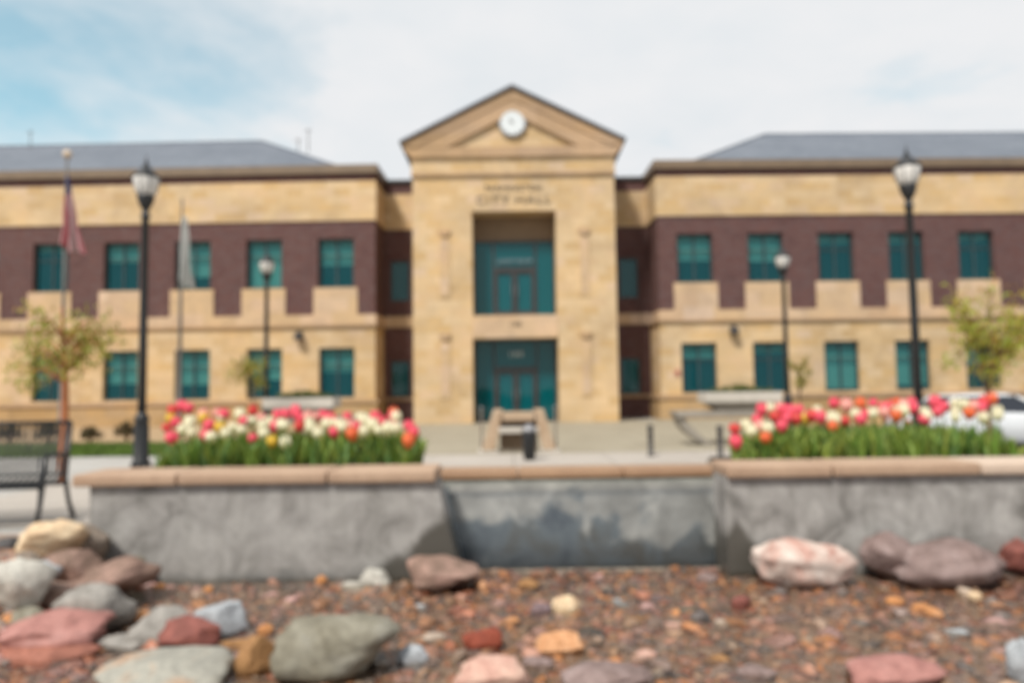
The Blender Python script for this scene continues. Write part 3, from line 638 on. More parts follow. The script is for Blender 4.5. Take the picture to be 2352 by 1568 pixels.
ORD = ['zeroth', 'first', 'second', 'third', 'fourth', 'fifth', 'sixth', 'seventh', 'eighth', 'ninth', 'tenth', 'eleventh', 'twelfth', 'thirteenth', 'fourteenth', 'fifteenth', 'sixteenth', 'seventeenth', 'eighteenth', 'nineteenth', 'twentieth', 'twenty-first', 'twenty-second', 'twenty-third', 'twenty-fourth', 'twenty-fifth', 'twenty-sixth', 'twenty-seventh', 'twenty-eighth', 'twenty-ninth', 'thirtieth', 'thirty-first', 'thirty-second', 'thirty-third', 'thirty-fourth', 'thirty-fifth']
for side, L_ in (('left', LT), ('right', RT)):
    cnt = {}
    for x, y, c in sorted(L_):
        cnt[c] = cnt.get(c, 0) + 1
        t = (y - 925) / 95; d = 6.65 - .85 * min(1, max(0, t)) + random.uniform(-.08, .08)
        p = at(x, y, d); z0 = .69; h = p.z - z0 - .036
        nm = PM[c][0]; tall = 'tall' if y < 958 else ('low' if y > 1000 else 'upright')
        r = empty('tulip', (p.x, d, z0), '%s %s tulip, %s %s one from the left in %s bed' % (tall, nm, ORD[cnt[c]], nm, side), 'tulip', 'tulips in the %s planter' % side)
        s_ = random.uniform(1.15, 1.5)
        for me, nme, loc, sc in ((sme, 'stem', (0, 0, 0), (1, 1, h)), (cups[c], 'bloom', (0, 0, h), (s_, s_, s_ * random.uniform(1.05, 1.35))), (random.choice(leafs), 'leaves', (0, 0, 0), (1, 1, random.uniform(.8, 1.1)))):
            q = bpy.data.objects.new(nme, me); COL.objects.link(q); q.parent = r; q.location = loc; q.scale = sc; q.rotation_euler = (random.uniform(-.15, .15) if nme == 'bloom' else 0, random.uniform(-.15, .15) if nme == 'bloom' else 0, random.uniform(0, 6.28))
for side, xa, xb in (('left', 402, 955), ('right', 1735, 2290)):
    m = dict(mb=MB(), c=[]); x0 = X(xa, 1050, 6.1); x1 = X(xb, 1050, 6.1)
    for _ in range(620):
        x = random.uniform(x0, x1); y = random.uniform(5.72, 6.85)
        edge = min(1, (x - x0) / .25, (x1 - x) / .25) * .35 + .65
        leaf_strips(m, (x, y, .69), 3, .22 * edge, .43 * edge, .08, .020, GR)
    tag(colored(m, 'tulip_foliage', 'leafy'), 'dense green tulip leaves filling the %s planter' % side, 'leaves', kind='stuff')

# ------------------------------------------------------------------ trees and shrubs
def tree(name, base, H, crown_c, crown_r, nb, nleaf, cols, tr, label, group=None, droop=0., upright=.5, trunkmat=None, lsize=.03):
    r = empty(name, base, label, 'tree', group)
    m = MB(); z1 = crown_c[2] - crown_r[2] * .6
    m.tube([(0, 0, -.05), (.01, .01, z1 * .5), (.0, .02, z1), (crown_c[0] * .5, 0, crown_c[2]), (crown_c[0], 0, H)], [tr, tr * .8, tr * .65, tr * .4, tr * .12], 8)
    tips = []
    for k in range(nb):
        a = random.uniform(0, 6.28); z = random.uniform(z1 * .92, crown_c[2] + crown_r[2] * .3); rad = random.uniform(.55, 1)
        e = Vector((crown_c[0] + crown_r[0] * rad * math.cos(a), crown_r[1] * rad * math.sin(a), min(H, z + crown_r[2] * random.uniform(.2, 1.1) * upright * 2 - droop * rad)))
        s0 = Vector((0, 0, z)); mid = s0.lerp(e, .5) + Vector((0, 0, crown_r[2] * .18))
        m.tube([s0, mid, e], [tr * .3, tr * .2, tr * .07], 5); tips += [mid.lerp(e, random.random()) for _ in range(3)] + [e, s0.lerp(mid, .6 + .4 * random.random())]
    m.build('trunk', trunkmat or 'bark', r, True)
    lm = dict(mb=MB(), c=[])
    V = []; Fc = []
    for k in range(nleaf):
        t = random.choice(tips); c = random.choice(cols); sd = crown_r[0] * .13
        p = t + Vector((random.gauss(0, sd), random.gauss(0, sd), random.gauss(0, sd * 1.2) - droop * .25))
        R_ = Euler((random.uniform(0, 3.14), random.uniform(0, 3.14), random.uniform(0, 6.28))).to_matrix(); s_ = lsize * random.uniform(.7, 1.4)
        n0 = len(V); V += [p + R_ @ Vector(q) * s_ for q in ((-1, 0, 0), (-.2, -.5, .08), (1, 0, 0), (-.2, .5, .08))]; Fc.append((n0, n0 + 1, n0 + 2, n0 + 3)); lm['c'] += [tuple(v * random.uniform(.8, 1.2) for v in c[:3]) + (1,)] * 4
    lm['mb'].add(V, Fc); colored(lm, 'crown', 'leafy', r, False)
    return r
M['bark'] = simple('grey_brown_bark', (.16, .10, .055, 1), .9, .3, 14, bs=.5)
M['wrap'] = simple('russet_bark', (.36, .125, .045, 1), .8, .25, 10, bs=.3)
YG = [(.34, .33, .04, 1), (.27, .29, .035, 1), (.42, .38, .09, 1), (.22, .24, .03, 1), (.34, .22, .05, 1)]
p = at(143, 1099, 11.2)
tree('young_tree', (p.x, 11.2, 0), 2.75, (-.08, 0, 2.02), (.86, .7, .80), 20, 1000, YG, .075, 'slender young tree with russet trunk behind the metal bench', 'young trees on the plaza',   .16, .35, M['wrap'], .046)
p = at(590, 900, 19)
tree('young_tree', (p.x - .1, 19, 0), 2.5, (-.15, 0, 1.85), (.62, .5, .55), 12, 500, YG, .04, 'thin young tree half hidden by the lamp behind left tulips', 'young trees on the plaza', .1, .3, None, .05)
p = at(2275, 1010, 12.6)
tree('young_tree', (p.x, 12.6, gh(p.x, 12.6)), 3.0, (.15, 0, 1.75), (.78, .6, 1.05), 26, 1700, [(.38, .38, .04, 1), (.32, .35, .035, 1), (.44, .42, .08, 1), (.36, .24, .05, 1)], .05, 'bushy yellow-green young tree standing behind the parked car', 'young trees on the plaza', .0, .62, None, .044)
p = at(1838, 925, 19)
tree('young_tree', (p.x, 19, 0), 2.0, (0, 0, 1.35), (.30, .3, .55), 12, 420, [(.40, .32, .10, 1), (.36, .29, .08, 1), (.30, .27, .06, 1)], .03, 'small wispy golden young tree beside the right small lamp', 'young trees on the plaza', .0, .6, None, .045)
def shrub(base, r, h, cols, label, n=900, group='shrubs by the lawn', ls=.035):
    o = empty('shrub', base, label, 'shrub', group)
    m = MB()
    for k in range(9):
        a = random.uniform(0, 6.28); m.tube([(0, 0, -.02), (r * .4 * math.cos(a), r * .4 * math.sin(a), h * .5), (r * .7 * math.cos(a), r * .7 * math.sin(a), h * .85)], [.012, .008, .003], 5)
    m.build('stems', 'bark', o)
    lm = dict(mb=MB(), c=[]); V = []; Fc = []
    for k in range(n):
        a = random.uniform(0, 6.28); el = random.uniform(-.2, 1.57); q = (random.random() ** .4) * (.8 + .25 * math.sin(3 * a + 2 * el))
        p = Vector((r * q * math.cos(a) * math.cos(el), r * q * math.sin(a) * math.cos(el), h * .35 + h * .65 * q * math.sin(el)))
        R_ = Euler((random.uniform(0, 3.14), random.uniform(0, 3.14), random.uniform(0, 6.28))).to_matrix(); s_ = ls * random.uniform(.7, 1.4); c = random.choice(cols)
        n0 = len(V); V += [p + R_ @ Vector(v) * s_ for v in ((-1, 0, 0), (-.2, -.5, .08), (1, 0, 0), (-.2, .5, .08))]; Fc.append((n0, n0 + 1, n0 + 2, n0 + 3)); lm['c'] += [tuple(v * random.uniform(.8, 1.2) for v in c[:3]) + (1,)] * 4
    lm['mb'].add(V, Fc); colored(lm, 'foliage', 'leafy', o, False); return o
SB = [(.10, .075, .03, 1), (.07, .08, .02, 1), (.13, .06, .03, 1), (.05, .05, .015, 1)]
for x, y, r_, lab in ((207, 1015, .32, 'small round russet shrub at the back edge of the lawn'), (290, 1012, .42, 'bigger dark shrub at the lawn edge just left of the lamp'), (110, 1018, .45, 'dark shrub seen through the bench back'), (18, 1018, .40, 'dark shrub behind the left end of the bench back')):
    q = hit(x, y); shrub((q.x, q.y, 0), r_, r_ * 1.35, SB, lab)

# ------------------------------------------------------------------ raised planters on curved supports
def bowl(x, y, d, lab, blab, s=1, wdt=1.62):
    p = at(x, y, d)
    b = empty('concrete_bench', (p.x, d, 0), blab, 'bench', 'curved concrete benches under the planters')
    # slab and a concave leg
    MB().prism([(-1.42, .62), (1.12, .62), (1.16, .76), (-1.46, .76)] if s > 0 else [(-1.12, .62), (1.42, .62), (1.46, .76), (-1.16, .76)], -.35, .35).build('seat', 'urnd', b, bevel=.02)
    for ss in ((-1, 1) if s > 0 else (1, -1)):
        off = 1.40 if ss == -s else 1.0
        poly = [(ss * off, .617)]
        for k_ in range(9): t = k_ / 8; poly.append((ss * (off - .62 * t ** 1.8), .617 * (1 - t)))
        for k_ in range(9): t = 1 - k_ / 8; poly.append((ss * (off - .62 * t ** 1.3 - .16), .617 * (1 - t)))
        MB().prism(poly if ss < 0 else poly[::-1], -.28, .28).build('leg', 'urnd', b)
    r = empty('stone_planter', (p.x + .08 * s, d, .76), lab, 'planter', 'raised concrete planters')
    m = MB()
    def ring(hw, hd, z): return [(-hw, -hd, z), (hw, -hd, z), (hw, hd, z), (-hw, hd, z)]
    w = wdt / 2
    vs = ring(w * .62, .22, 0) + ring(w * .9, .33, .19); m.add(vs, [(3, 2, 1, 0), (4, 5, 6, 7)] + [(i, (i + 1) % 4, (i + 1) % 4 + 4, i + 4) for i in range(4)]); m.build('body', 'urnd', r)
    MB().box(-w, w, -.38, .38, .193, .42).build('rim', 'urn', r, bevel=.02)
    MB().box(-w + .08, w - .08, -.3, .3, .422, .43).build('soil', 'soil', r)
    lm = dict(mb=MB(), c=[])
    for _ in range(170):
        q = random.gauss(0, w * .40)
        if abs(q) < w - .1: leaf_strips(lm, (q, random.uniform(-.2, .2), .43), 2, .06, max(.08, .26 - abs(q) * .22), .06, .014, [(.16, .19, .05, 1), (.11, .15, .03, 1), (.2, .2, .06, 1)])
    colored(lm, 'foliage', 'leafy', r)
bowl(1690, 925, 16.4, 'pale concrete planter with green plants, right of the entrance', 'grey bench with curved legs below the planter right of entrance', 1, 1.72)
bowl(703, 940, 16.4, 'pale concrete planter with green plants, behind the left tulips', 'grey bench with curved legs hidden behind the left tulips', -1, 1.60)

# ------------------------------------------------------------------ splayed stone frame, bin, bollards
q = hit(1192, 1037)
fr = empty('stone_monument', (q.x, q.y, 0), 'tan stone frame of two splayed legs and two cross slabs before the doors', 'monument')
for s in (-1, 1):
    poly = [(s * .78, .05), (s * .50, .05), (s * .32, .90), (s * .53, .90)]
    MB().prism(poly if s < 0 else poly[::-1], -.18, .18).build('leg', 'tanrock', fr, bevel=.02)
    MB().box(s * .64 - .22, s * .64 + .22, -.26, .26, 0, .05).build('foot', 'urn', fr, bevel=.01)
MB().box(-.33, .33, -.22, .22, .66, .84).build('top_slab', 'tanrock', fr, bevel=.02)
MB().box(-.42, .42, -.2, .2, .40, .53).build('lower_slab', 'urn', fr, bevel=.02)
MB().box(-.40, .40, .04, .10, .05, .655).build('back_panel', simple('brown_stone', (.16, .11, .07, 1), .8, .2, 4), fr)
for s, lab in ((-1, 'thin dark post on the left of the splayed stone frame'), (1, 'thin dark post on the right of the splayed stone frame')):
    po = empty('rail_post', (q.x + s * .80, q.y + .25, 0), lab, 'post', 'thin posts beside the stone frame')
    MB().lathe([(.05, 0), (.05, .02), (.022, .03), (.022, .90)], 10).build('shaft', simple('brown_post', (.12, .09, .07, 1), .5, .1, 3, bs=0), po, True)
    MB().lathe([(.03, .9), (.035, .93), (.02, .96)], 10).build('cap', 'greymetal', po, True)
q = hit(1216, 1056)
b = empty('litter_bin', (q.x, q.y, 0), 'slim black litter bin with a grey dome lid before the stone frame', 'bin')
MB().lathe([(.10, 0), (.10, .03), (.115, .05), (.135, .50), (.13, .53)], 20).build('body', 'black', b, True)
MB().lathe([(.14, .53), (.14, .56), (.12, .60), (.075, .65), (.02, .68)], 20).build('lid', 'greymetal', b, True)
for i, (x, y, lab) in enumerate(((1495, 1047, 'dark grey bollard standing in the middle of the plaza'), (1655, 1052, 'black bollard right beside the end of right tulip bed'))):
    q = hit(x, y)
    if i == 0:
        bo = empty('bollard', (q.x, q.y, 0), lab, 'bollard', 'bollards on the plaza'); b0 = bo
        MB().lathe([(.07, 0), (.07, .03), (.055, .04), (.055, .52), (.062, .53), (.062, .56)], 16).build('shaft', simple('dark_grey_paint', (.06, .055, .05, 1), .5, .15, 4, bs=0), bo, True)
        MB().lathe([(.062, .56), (.055, .59), (.02, .61)], 16).build('cap', 'black', bo, True)
    else:
        bo = copy_tree(b0); bo.location = (q.x, q.y, 0); bo['label'] = lab

# ------------------------------------------------------------------ bench on the left
def bench():
    xr = -4.91; Lb = 1.9
    r = empty('metal_bench', (xr - Lb / 2, 7.6, 0), 'black metal slatted bench at the left end of the planter wall', 'bench')
    r.rotation_euler.z = R(6); h = Lb / 2; B = .26; Fy = -.26
    m = MB().tube([(-h, B + .04, 1.06), (h, B + .04, 1.06)], .022, 8).tube([(-h, B - .06, .50), (h, B - .06, .50)], .016, 8).tube([(-h, Fy, .42), (h, Fy, .42)], .022, 8).tube([(-h, B - .08, .40), (h, B - .08, .40)], .02, 8)
    m.build('rail', 'black', r, True)
    for k in range(28):
        x = -h + .05 + k * (Lb - .1) / 27
        MB().tube([(x, B + .04, 1.06), (x, B - .04, .58), (x, B - .09, .46), (x, B - .16, .43), (x, Fy + .05, .43), (x, Fy, .40)], [.017] * 6, 5).build('slat', 'black', r, True)
    MB().box(-h + .03, h - .03, Fy + .03, B - .12, .412, .418).build('seat', simple('sky_tinted_seat', (.07, .10, .13, 1), .3, .1, 3, metal=.3, bs=0), r)  # sky reflection put into the seat plate as a blue-grey colour
    for x in (-h, h):
        s = 1 if x > 0 else -1
        MB().tube([(x, B + .04, 1.06), (x, B - .06, .45), (x + .02 * s, B - .02, .2), (x + .05 * s, B + .04, gh(xr, 7.9))], [.022, .024, .024, .026], 8).build('leg', 'black', r, True)
        MB().tube([(x, Fy - .0, .72), (x - .01 * s, Fy + .02, .43), (x - .02 * s, Fy, .2), (x - .035 * s, Fy - .04, 0)], [.032, .032, .024, .026], 8).build('leg', 'black', r, True)
        MB().tube([(x, Fy - .02, .72), (x, 0, .73), (x, B - .02, .70)], .024, 8).build('armrest', 'black', r, True)
bench()

# ------------------------------------------------------------------ car
def car():
    d = 17.8; p = at(2262, 950, d); gz = gh(p.x, d)
    r = empty('parked_car', (p.x - .02, d, gz), 'silver-white sedan parked beyond the right tulip bed', 'car')
    r.rotation_euler.z = R(-4)
    paint = simple('silver_paint', (.62, .64, .66, 1), .25, .03, 1, metal=.15, bs=0); gl = simple('car_glass', (.02, .025, .035, 1), .08, .05, 2, bs=0)
    # body: cross sections along x (length), rounded side profile
    prof = [(-2.15, .30, .72, .60), (-2.08, .26, .88, .74), (-1.7, .24, .97, .82), (-1.25, .22, 1.0, .84), (0, .20, .98, .86), (1.0, .20, .95, .85), (1.65, .22, .86, .82), (2.05, .25, .76, .74), (2.18, .32, .60, .62)]
    m = MB(); n = 12; vs = []
    for x, z0, z1, hw in prof:
        zm = (z0 + z1) / 2
        pts = [(-hw * .93, z0), (-hw, z0 + .12), (-hw * 1.01, zm), (-hw * .98, z1 - .10), (-hw * .90, z1 - .02), (-hw * .5, z1 + .02), (hw * .5, z1 + .02), (hw * .90, z1 - .02), (hw * .98, z1 - .10), (hw * 1.01, zm), (hw, z0 + .12), (hw * .93, z0)]
        vs += [(x, y, z) for y, z in pts]
    fs = [(j * n + i, j * n + (i + 1) % n, (j + 1) * n + (i + 1) % n, (j + 1) * n + i) for j in range(len(prof) - 1) for i in range(n)] + [tuple(range(n)), tuple(range((len(prof) - 1) * n, len(prof) * n))[::-1]]
    m.add(vs, fs); m.build('body', paint, r, True)
    g_ = MB(); cab = [(-1.55, .96, -1.55, .96), ]
    rings = [(-1.50, 1.12, .96, .76), (-.95, .58, 1.33, .60), ]
    low = [(-1.55, -.74, .95), (1.12, -.74, .93), (1.12, .74, .93), (-1.55, .74, .95)]; up = [(-.92, -.56, 1.34), (.42, -.56, 1.35), (.42, .56, 1.35), (-.92, .56, 1.34)]
    MB().add(low + up, [(0, 1, 5, 4), (1, 2, 6, 5), (2, 3, 7, 6), (3, 0, 4, 7), (4, 5, 6, 7)]).build('window', gl, r)
    rf = MB().add([(-1.0, -.58, 1.335), (.46, -.58, 1.345), (.46, .58, 1.345), (-1.0, .58, 1.335), (-.75, -.5, 1.40), (.25, -.5, 1.41), (.25, .5, 1.41), (-.75, .5, 1.40)], [(3, 2, 1, 0), (4, 5, 6, 7), (0, 1, 5, 4), (1, 2, 6, 5), (2, 3, 7, 6), (3, 0, 4, 7)]).build('roof', paint, r, bevel=.03)
    for s in (-1, 1):
        for (xa, xb) in ((-1.55, -.95), (-.15, -.20), (1.12, .44)):
            MB().tube([(xa, s * .745, .94), (xb, s * .575, 1.345)], [.04, .035], 6).build('pillar', paint, r, True)
        for x in (-1.35, 1.35):
            wm = MB().lathe([(.16, -.1), (.31, -.1), (.33, -.06), (.33, .06), (.31, .1), (.16, .1)], 22).build('wheel', 'black', r, True); wm.rotation_euler.x = R(90); wm.location = (x, s * .74, .33)
            hm = MB().lathe([(0, -.108), (.17, -.104), (.19, -.09), (.19, .09), (.17, .104), (0, .108)], 16).build('rim', 'greymetal', wm, True)
        MB().box(2.02, 2.17, s * .58 - .14, s * .58 + .14, .56, .68).build('headlight', 'lampglass', r, bevel=.03)
        MB().box(-2.15, -2.04, s * .56 - .14, s * .56 + .14, .66, .80).build('tail_light', simple('red_lens', (.35, .02, .02, 1), .3, .05, 3, bs=0), r, bevel=.02)
        MB().box(.80, .98, s * .84 - .07, s * .84 + .07, .93, 1.04).build('mirror', paint, r, bevel=.02)
        MB().box(-.5, -.36, s * .87 - .012, s * .87 + .012, .78, .81).build('handle', 'greymetal', r)
    MB().box(2.0, 2.2, -.6, .6, .30, .42).build('bumper', 'black', r, bevel=.03)
car()

# ------------------------------------------------------------------ boulders
def rock(cx, cy, hw, hh, cols, label, dep=.85, seed=None, flat=.15, sc=5., name='boulder', cat='rock', group='boulders round the fountain', lift=0., rot=0., blocky=.5):
    v_ = ray(cx, cy).normalized(); t_ = 2.; base = Vector((0, 0, EYE)); th = math.atan2(cy - 885, F)
    while t_ < 12:           # the centre of the stone rests about two thirds of its half-height above the ground
        q = base + v_ * t_; s = F / q.y; rx = hw / s; ry = min(rx * dep, hh / s * 1.9)
        rz = math.sqrt(max((hh / s) ** 2 - (ry * math.sin(th)) ** 2, (.45 * hh / s) ** 2)) / math.cos(th)
        if q.z <= gh(q.x, q.y) + rz * .7 + lift: break
        if (q.x > -3.05 or cx > 215) and not -.36 < q.x < 1.55 and q.y > 5.16 - ry * .75: rz = max(rz, (q.z - gh(q.x, q.y)) * .98); break
        t_ += .01
    rs = random.Random(seed if seed is not None else int(cx * 7 + cy))
    bm = bmesh.new(); bmesh.ops.create_icosphere(bm, subdivisions=4 if hw > 35 else 3, radius=1)
    planes = [(Vector((rs.gauss(0, 1), rs.gauss(0, 1), rs.gauss(0, .8))).normalized(), rs.uniform(.55, .85)) for _ in range(12)]
    o3 = Vector((rs.uniform(0, 50), rs.uniform(0, 50), rs.uniform(0, 50)))
    for v in bm.verts:
        c = v.co.copy()
        for n_, dd in planes:
            e = c.dot(n_) - dd
            if e > 0: c -= n_ * e * blocky
        nz = noise.fractal(c * 1.3 + o3, .8, 2.1, 4) * .16 + noise.fractal(c * 5 + o3, .9, 2.2, 4) * .035
        v.co = c * (1 + nz)
    xs = [v.co.x for v in bm.verts]; zs = [v.co.z for v in bm.verts]; mx = max(abs(min(xs)), max(xs)); mz = max(max(zs), -min(zs))
    cr, sr = math.cos(rot), math.sin(rot)
    for v in bm.verts:
        x, y, z = v.co.x / mx * rx, v.co.y * ry, v.co.z / mz * rz
        v.co = (x * cr - z * sr, y, x * sr + z * cr)
    me = bpy.data.meshes.new(name); bm.to_mesh(me); bm.free()
    me.polygons.foreach_set('use_smooth', [True] * len(me.polygons))
    me.materials.append(rockmat('rock_skin', cols[0], cols[1], cols[2] if len(cols) > 2 else None, sc / max(.1, rx) * .22))
    o = bpy.data.objects.new(name, me); COL.objects.link(o)
    o.location = (q.x, q.y, q.z); o.rotation_euler.z = rs.uniform(-.15, .15)
    tag(o, label, cat, group); return o
def c3(a, b, c=None): return tuple(sl(v) for v in ((a, b, c) if c else (a, b)))
PALE = c3((150, 146, 138), (180, 177, 168), (200, 196, 186)); CREAM = c3((188, 155, 122), (205, 182, 150), (212, 198, 172)); GB = c3((98, 88, 76), (132, 120, 108), (158, 142, 130))
PINKB = c3((100, 82, 70), (135, 110, 98), (172, 140, 128)); GREY = c3((112, 108, 102), (142, 138, 132), (168, 162, 154)); ROSE = c3((132, 88, 82), (165, 118, 110), (178, 138, 132)); SALM = c3((118, 74, 62), (150, 98, 82))
DRED = c3((98, 58, 50), (130, 78, 70), (158, 98, 82)); BLUEG = c3((138, 142, 145), (162, 166, 170), (178, 182, 186)); OLIVE = c3((98, 92, 76), (128, 124, 110), (150, 148, 138)); DARK = c3((52, 50, 50), (78, 76, 76))
ORAN = c3((160, 105, 62), (185, 130, 82)); TANB = c3((120, 84, 50), (150, 112, 72)); WHITEP = c3((160, 98, 82), (190, 172, 162), (212, 202, 194)); MAUVE = c3((102, 84, 78), (132, 114, 110), (156, 140, 136)); PEACH = c3((168, 118, 78), (198, 148, 108), (210, 170, 135))
REDD = c3((105, 48, 34), (135, 66, 48)); LPINK = c3((170, 125, 112), (190, 155, 140), (205, 180, 160)); SPOT = c3((128, 126, 118), (150, 148, 138), (168, 122, 84)); PURP = c3((88, 70, 72), (120, 102, 104))
BL = [
 (34,1338,84,70,PALE,'big pale grey-white boulder at the left edge of the frame'),
 (108,1240,84,52,CREAM,'cream sandstone rock on top of the bank below the bench'),
 (205,1244,54,52,GB,'grey-brown rock leaning on the left end of the wall'),
 (18,1250,32,16,DARK,'flat dark slate stone beside the cream rock at far left'),
 (96,1312,52,24,BLUEG,'long whitish stone lying on the pale grey boulder side'),
 (165,1305,78,44,PINKB,'brown stone wedged between cream rock and pinkish slab'),
 (238,1335,122,46,PINKB,'large slanted pinkish-brown slab on the bank'),
 (312,1310,34,34,OLIVE,'small grey-green rock behind the slanted pinkish slab'),
 (222,1404,94,64,GREY,'rounded grey boulder below the slanted pinkish slab'),
 (122,1450,130,60,ROSE,'big rose-pink boulder in the bottom left corner'),
 (95,1500,135,34,SALM,'salmon-orange slab beneath the rose-pink boulder'),
 (207,1432,34,26,DRED,'small red stone tucked behind the rose-pink boulder'),
 (366,1446,74,54,GREY,'pale grey-tan stone left of the dark red one'),
 (437,1458,78,44,DRED,'dark red-rose stone lying among pale grey stones'),
 (500,1430,68,46,BLUEG,'smooth bluish-white stone behind the dark red one'),
 (400,1536,176,58,SPOT,'wide grey boulder with orange lichen patches at the bottom'),
 (290,1478,66,28,GREY,'thin grey shard between rose boulder and lichened boulder'),
 (582,1512,46,50,TANB,'tan-brown stone wedged left of the big olive boulder'),
 (765,1490,150,82,OLIVE,'biggest olive-grey rounded boulder in the foreground'),
 (945,1512,40,30,BLUEG,'light grey stone touching right side of olive boulder'),
 (865,1330,38,26,PALE,'white stone near the wall foot'),
 (815,1345,32,14,PALE,'flat white stone beside another white stone by the wall'),
 (1010,1314,92,36,PINKB,'long pinkish-brown rock at the spillway left foot'),
 (1302,1392,36,26,CREAM,'pale tan stone out in the pebble bed'),
 (1246,1404,30,20,PURP,'small purple-grey stone left of the pale tan one'),
 (1108,1470,46,34,REDD,'brick-red angular stone in the pebble bed'),
 (1284,1482,56,32,PEACH,'peach-orange stone in the middle of the pebble bed'),
 (1125,1552,88,46,LPINK,'pale pink boulder cut by the bottom of the frame, mid-picture'),
 (1395,1556,112,40,MAUVE,'mauve-pink boulder cut by the bottom of the frame'),
 (1838,1288,120,52,WHITEP,'white boulder with pink stains against the right wall'),
 (2192,1297,140,56,MAUVE,'large mauve-grey boulder against the right wall'),
 (2050,1278,76,34,MAUVE,'brownish rock joined to left side of mauve boulder'),
 (2338,1280,40,34,DRED,'dark red rock at the right edge by the wall'),
 (2045,1545,120,48,ROSE,'rose-red boulder at the bottom right'),
 (2345,1530,36,60,BLUEG,'blue-grey rock in the bottom right corner'),
 (2242,1372,22,14,CREAM,'small cream stone in front of the mauve boulder'),
 (1362,1456,34,14,DARK,'dark slate stone right of the peach stone'),
 (1422,1386,22,12,BLUEG,'small blue-grey stone right of the pale tan stone'),
 (1508,1376,26,12,PURP,'small purple stone in the right part of the pebble bed'),
 (1402,1450,20,13,SALM,'small salmon pebble touching the dark slate stone'),
 (1700,1386,24,20,DRED,'dark red stone below the white boulder'),
 (1735,1548,48,24,MAUVE,'mauve stone at the bottom between two pink boulders'),
 (365,1352,17,13,ORAN,'orange pebble right of the slanted pinkish slab'),
 (252,1362,20,15,ORAN,'orange pebble resting before the slanted pinkish slab'),
 (478,1358,16,12,ORAN,'orange pebble in the bed below left wall centre'),
 (742,1332,18,13,ORAN,'orange pebble at the foot of the left wall'),
 (2058,1384,24,15,ORAN,'first of two orange pebbles below mauve boulder'),
 (2112,1398,26,14,ORAN,'longer of two orange pebbles below mauve boulder'),
 (612,1450,22,17,ORAN,'orange pebble above the olive boulder left shoulder'),
 (885,1472,16,12,SALM,'salmon pebble above the light grey stone'),
 (1620,1330,30,14,MAUVE,'flat mauve stone at the spillway right foot'),
 (1210,1345,30,16,TANB,'tan stone just below the spillway lip'),
 (1545,1440,30,14,LPINK,'pale pink flat stone in right pebble bed'),
 (1900,1470,34,15,ORAN,'flat orange stone in right pebble bed'),
 (2200,1455,30,16,BLUEG,'pale blue-grey stone right of the flat orange one'),
 (1480,1510,34,18,LPINK,'pale pink stone above the mauve-pink boulder'),
 (60,1285,40,22,GB,'grey-brown stone below the dark slate at far left'),
 (275,1300,18,10,DRED,'small dark red stone between the bank and the wall'),
 (150,1372,70,38,PINKB,'brown stone between the pale boulder and the rounded grey one'),
 (60,1420,60,26,OLIVE,'dull olive stone above the rose-pink boulder'),
 (320,1420,26,20,ORAN,'orange-brown stone right of the rounded grey boulder'),
 (540,1482,40,18,TANB,'flat tan stone right of the dark red stone'),
 (1240,1525,40,22,MAUVE,'grey-mauve stone under the peach-orange one'),
 (1650,1520,34,16,TANB,'flat brown stone left of the rose-red boulder'),
 (960,1398,24,12,BLUEG,'small blue-grey stone right of the olive boulder top'),
 (1050,1405,28,12,SALM,'small salmon stone between olive boulder and spillway'),
 (1580,1400,26,11,OLIVE,'small olive stone in front of the spillway right corner'),
 (1800,1420,30,13,MAUVE,'small mauve stone below the white boulder'),
 (2290,1440,40,16,PINKB,'flat brownish stone near the right edge of the pebble bed'),
 (1460,1420,26,12,TANB,'small brown stone right of the dark slate stone'),
]
for e in BL:
    x, y, hw, hh, cols, lab = e
    rot = .30 if 'large slanted' in lab else 0
    rock(x, y, hw, hh, cols, lab, dep=random.uniform(.65, .9), rot=rot, blocky=.85 if 'boulder' not in lab else .68)

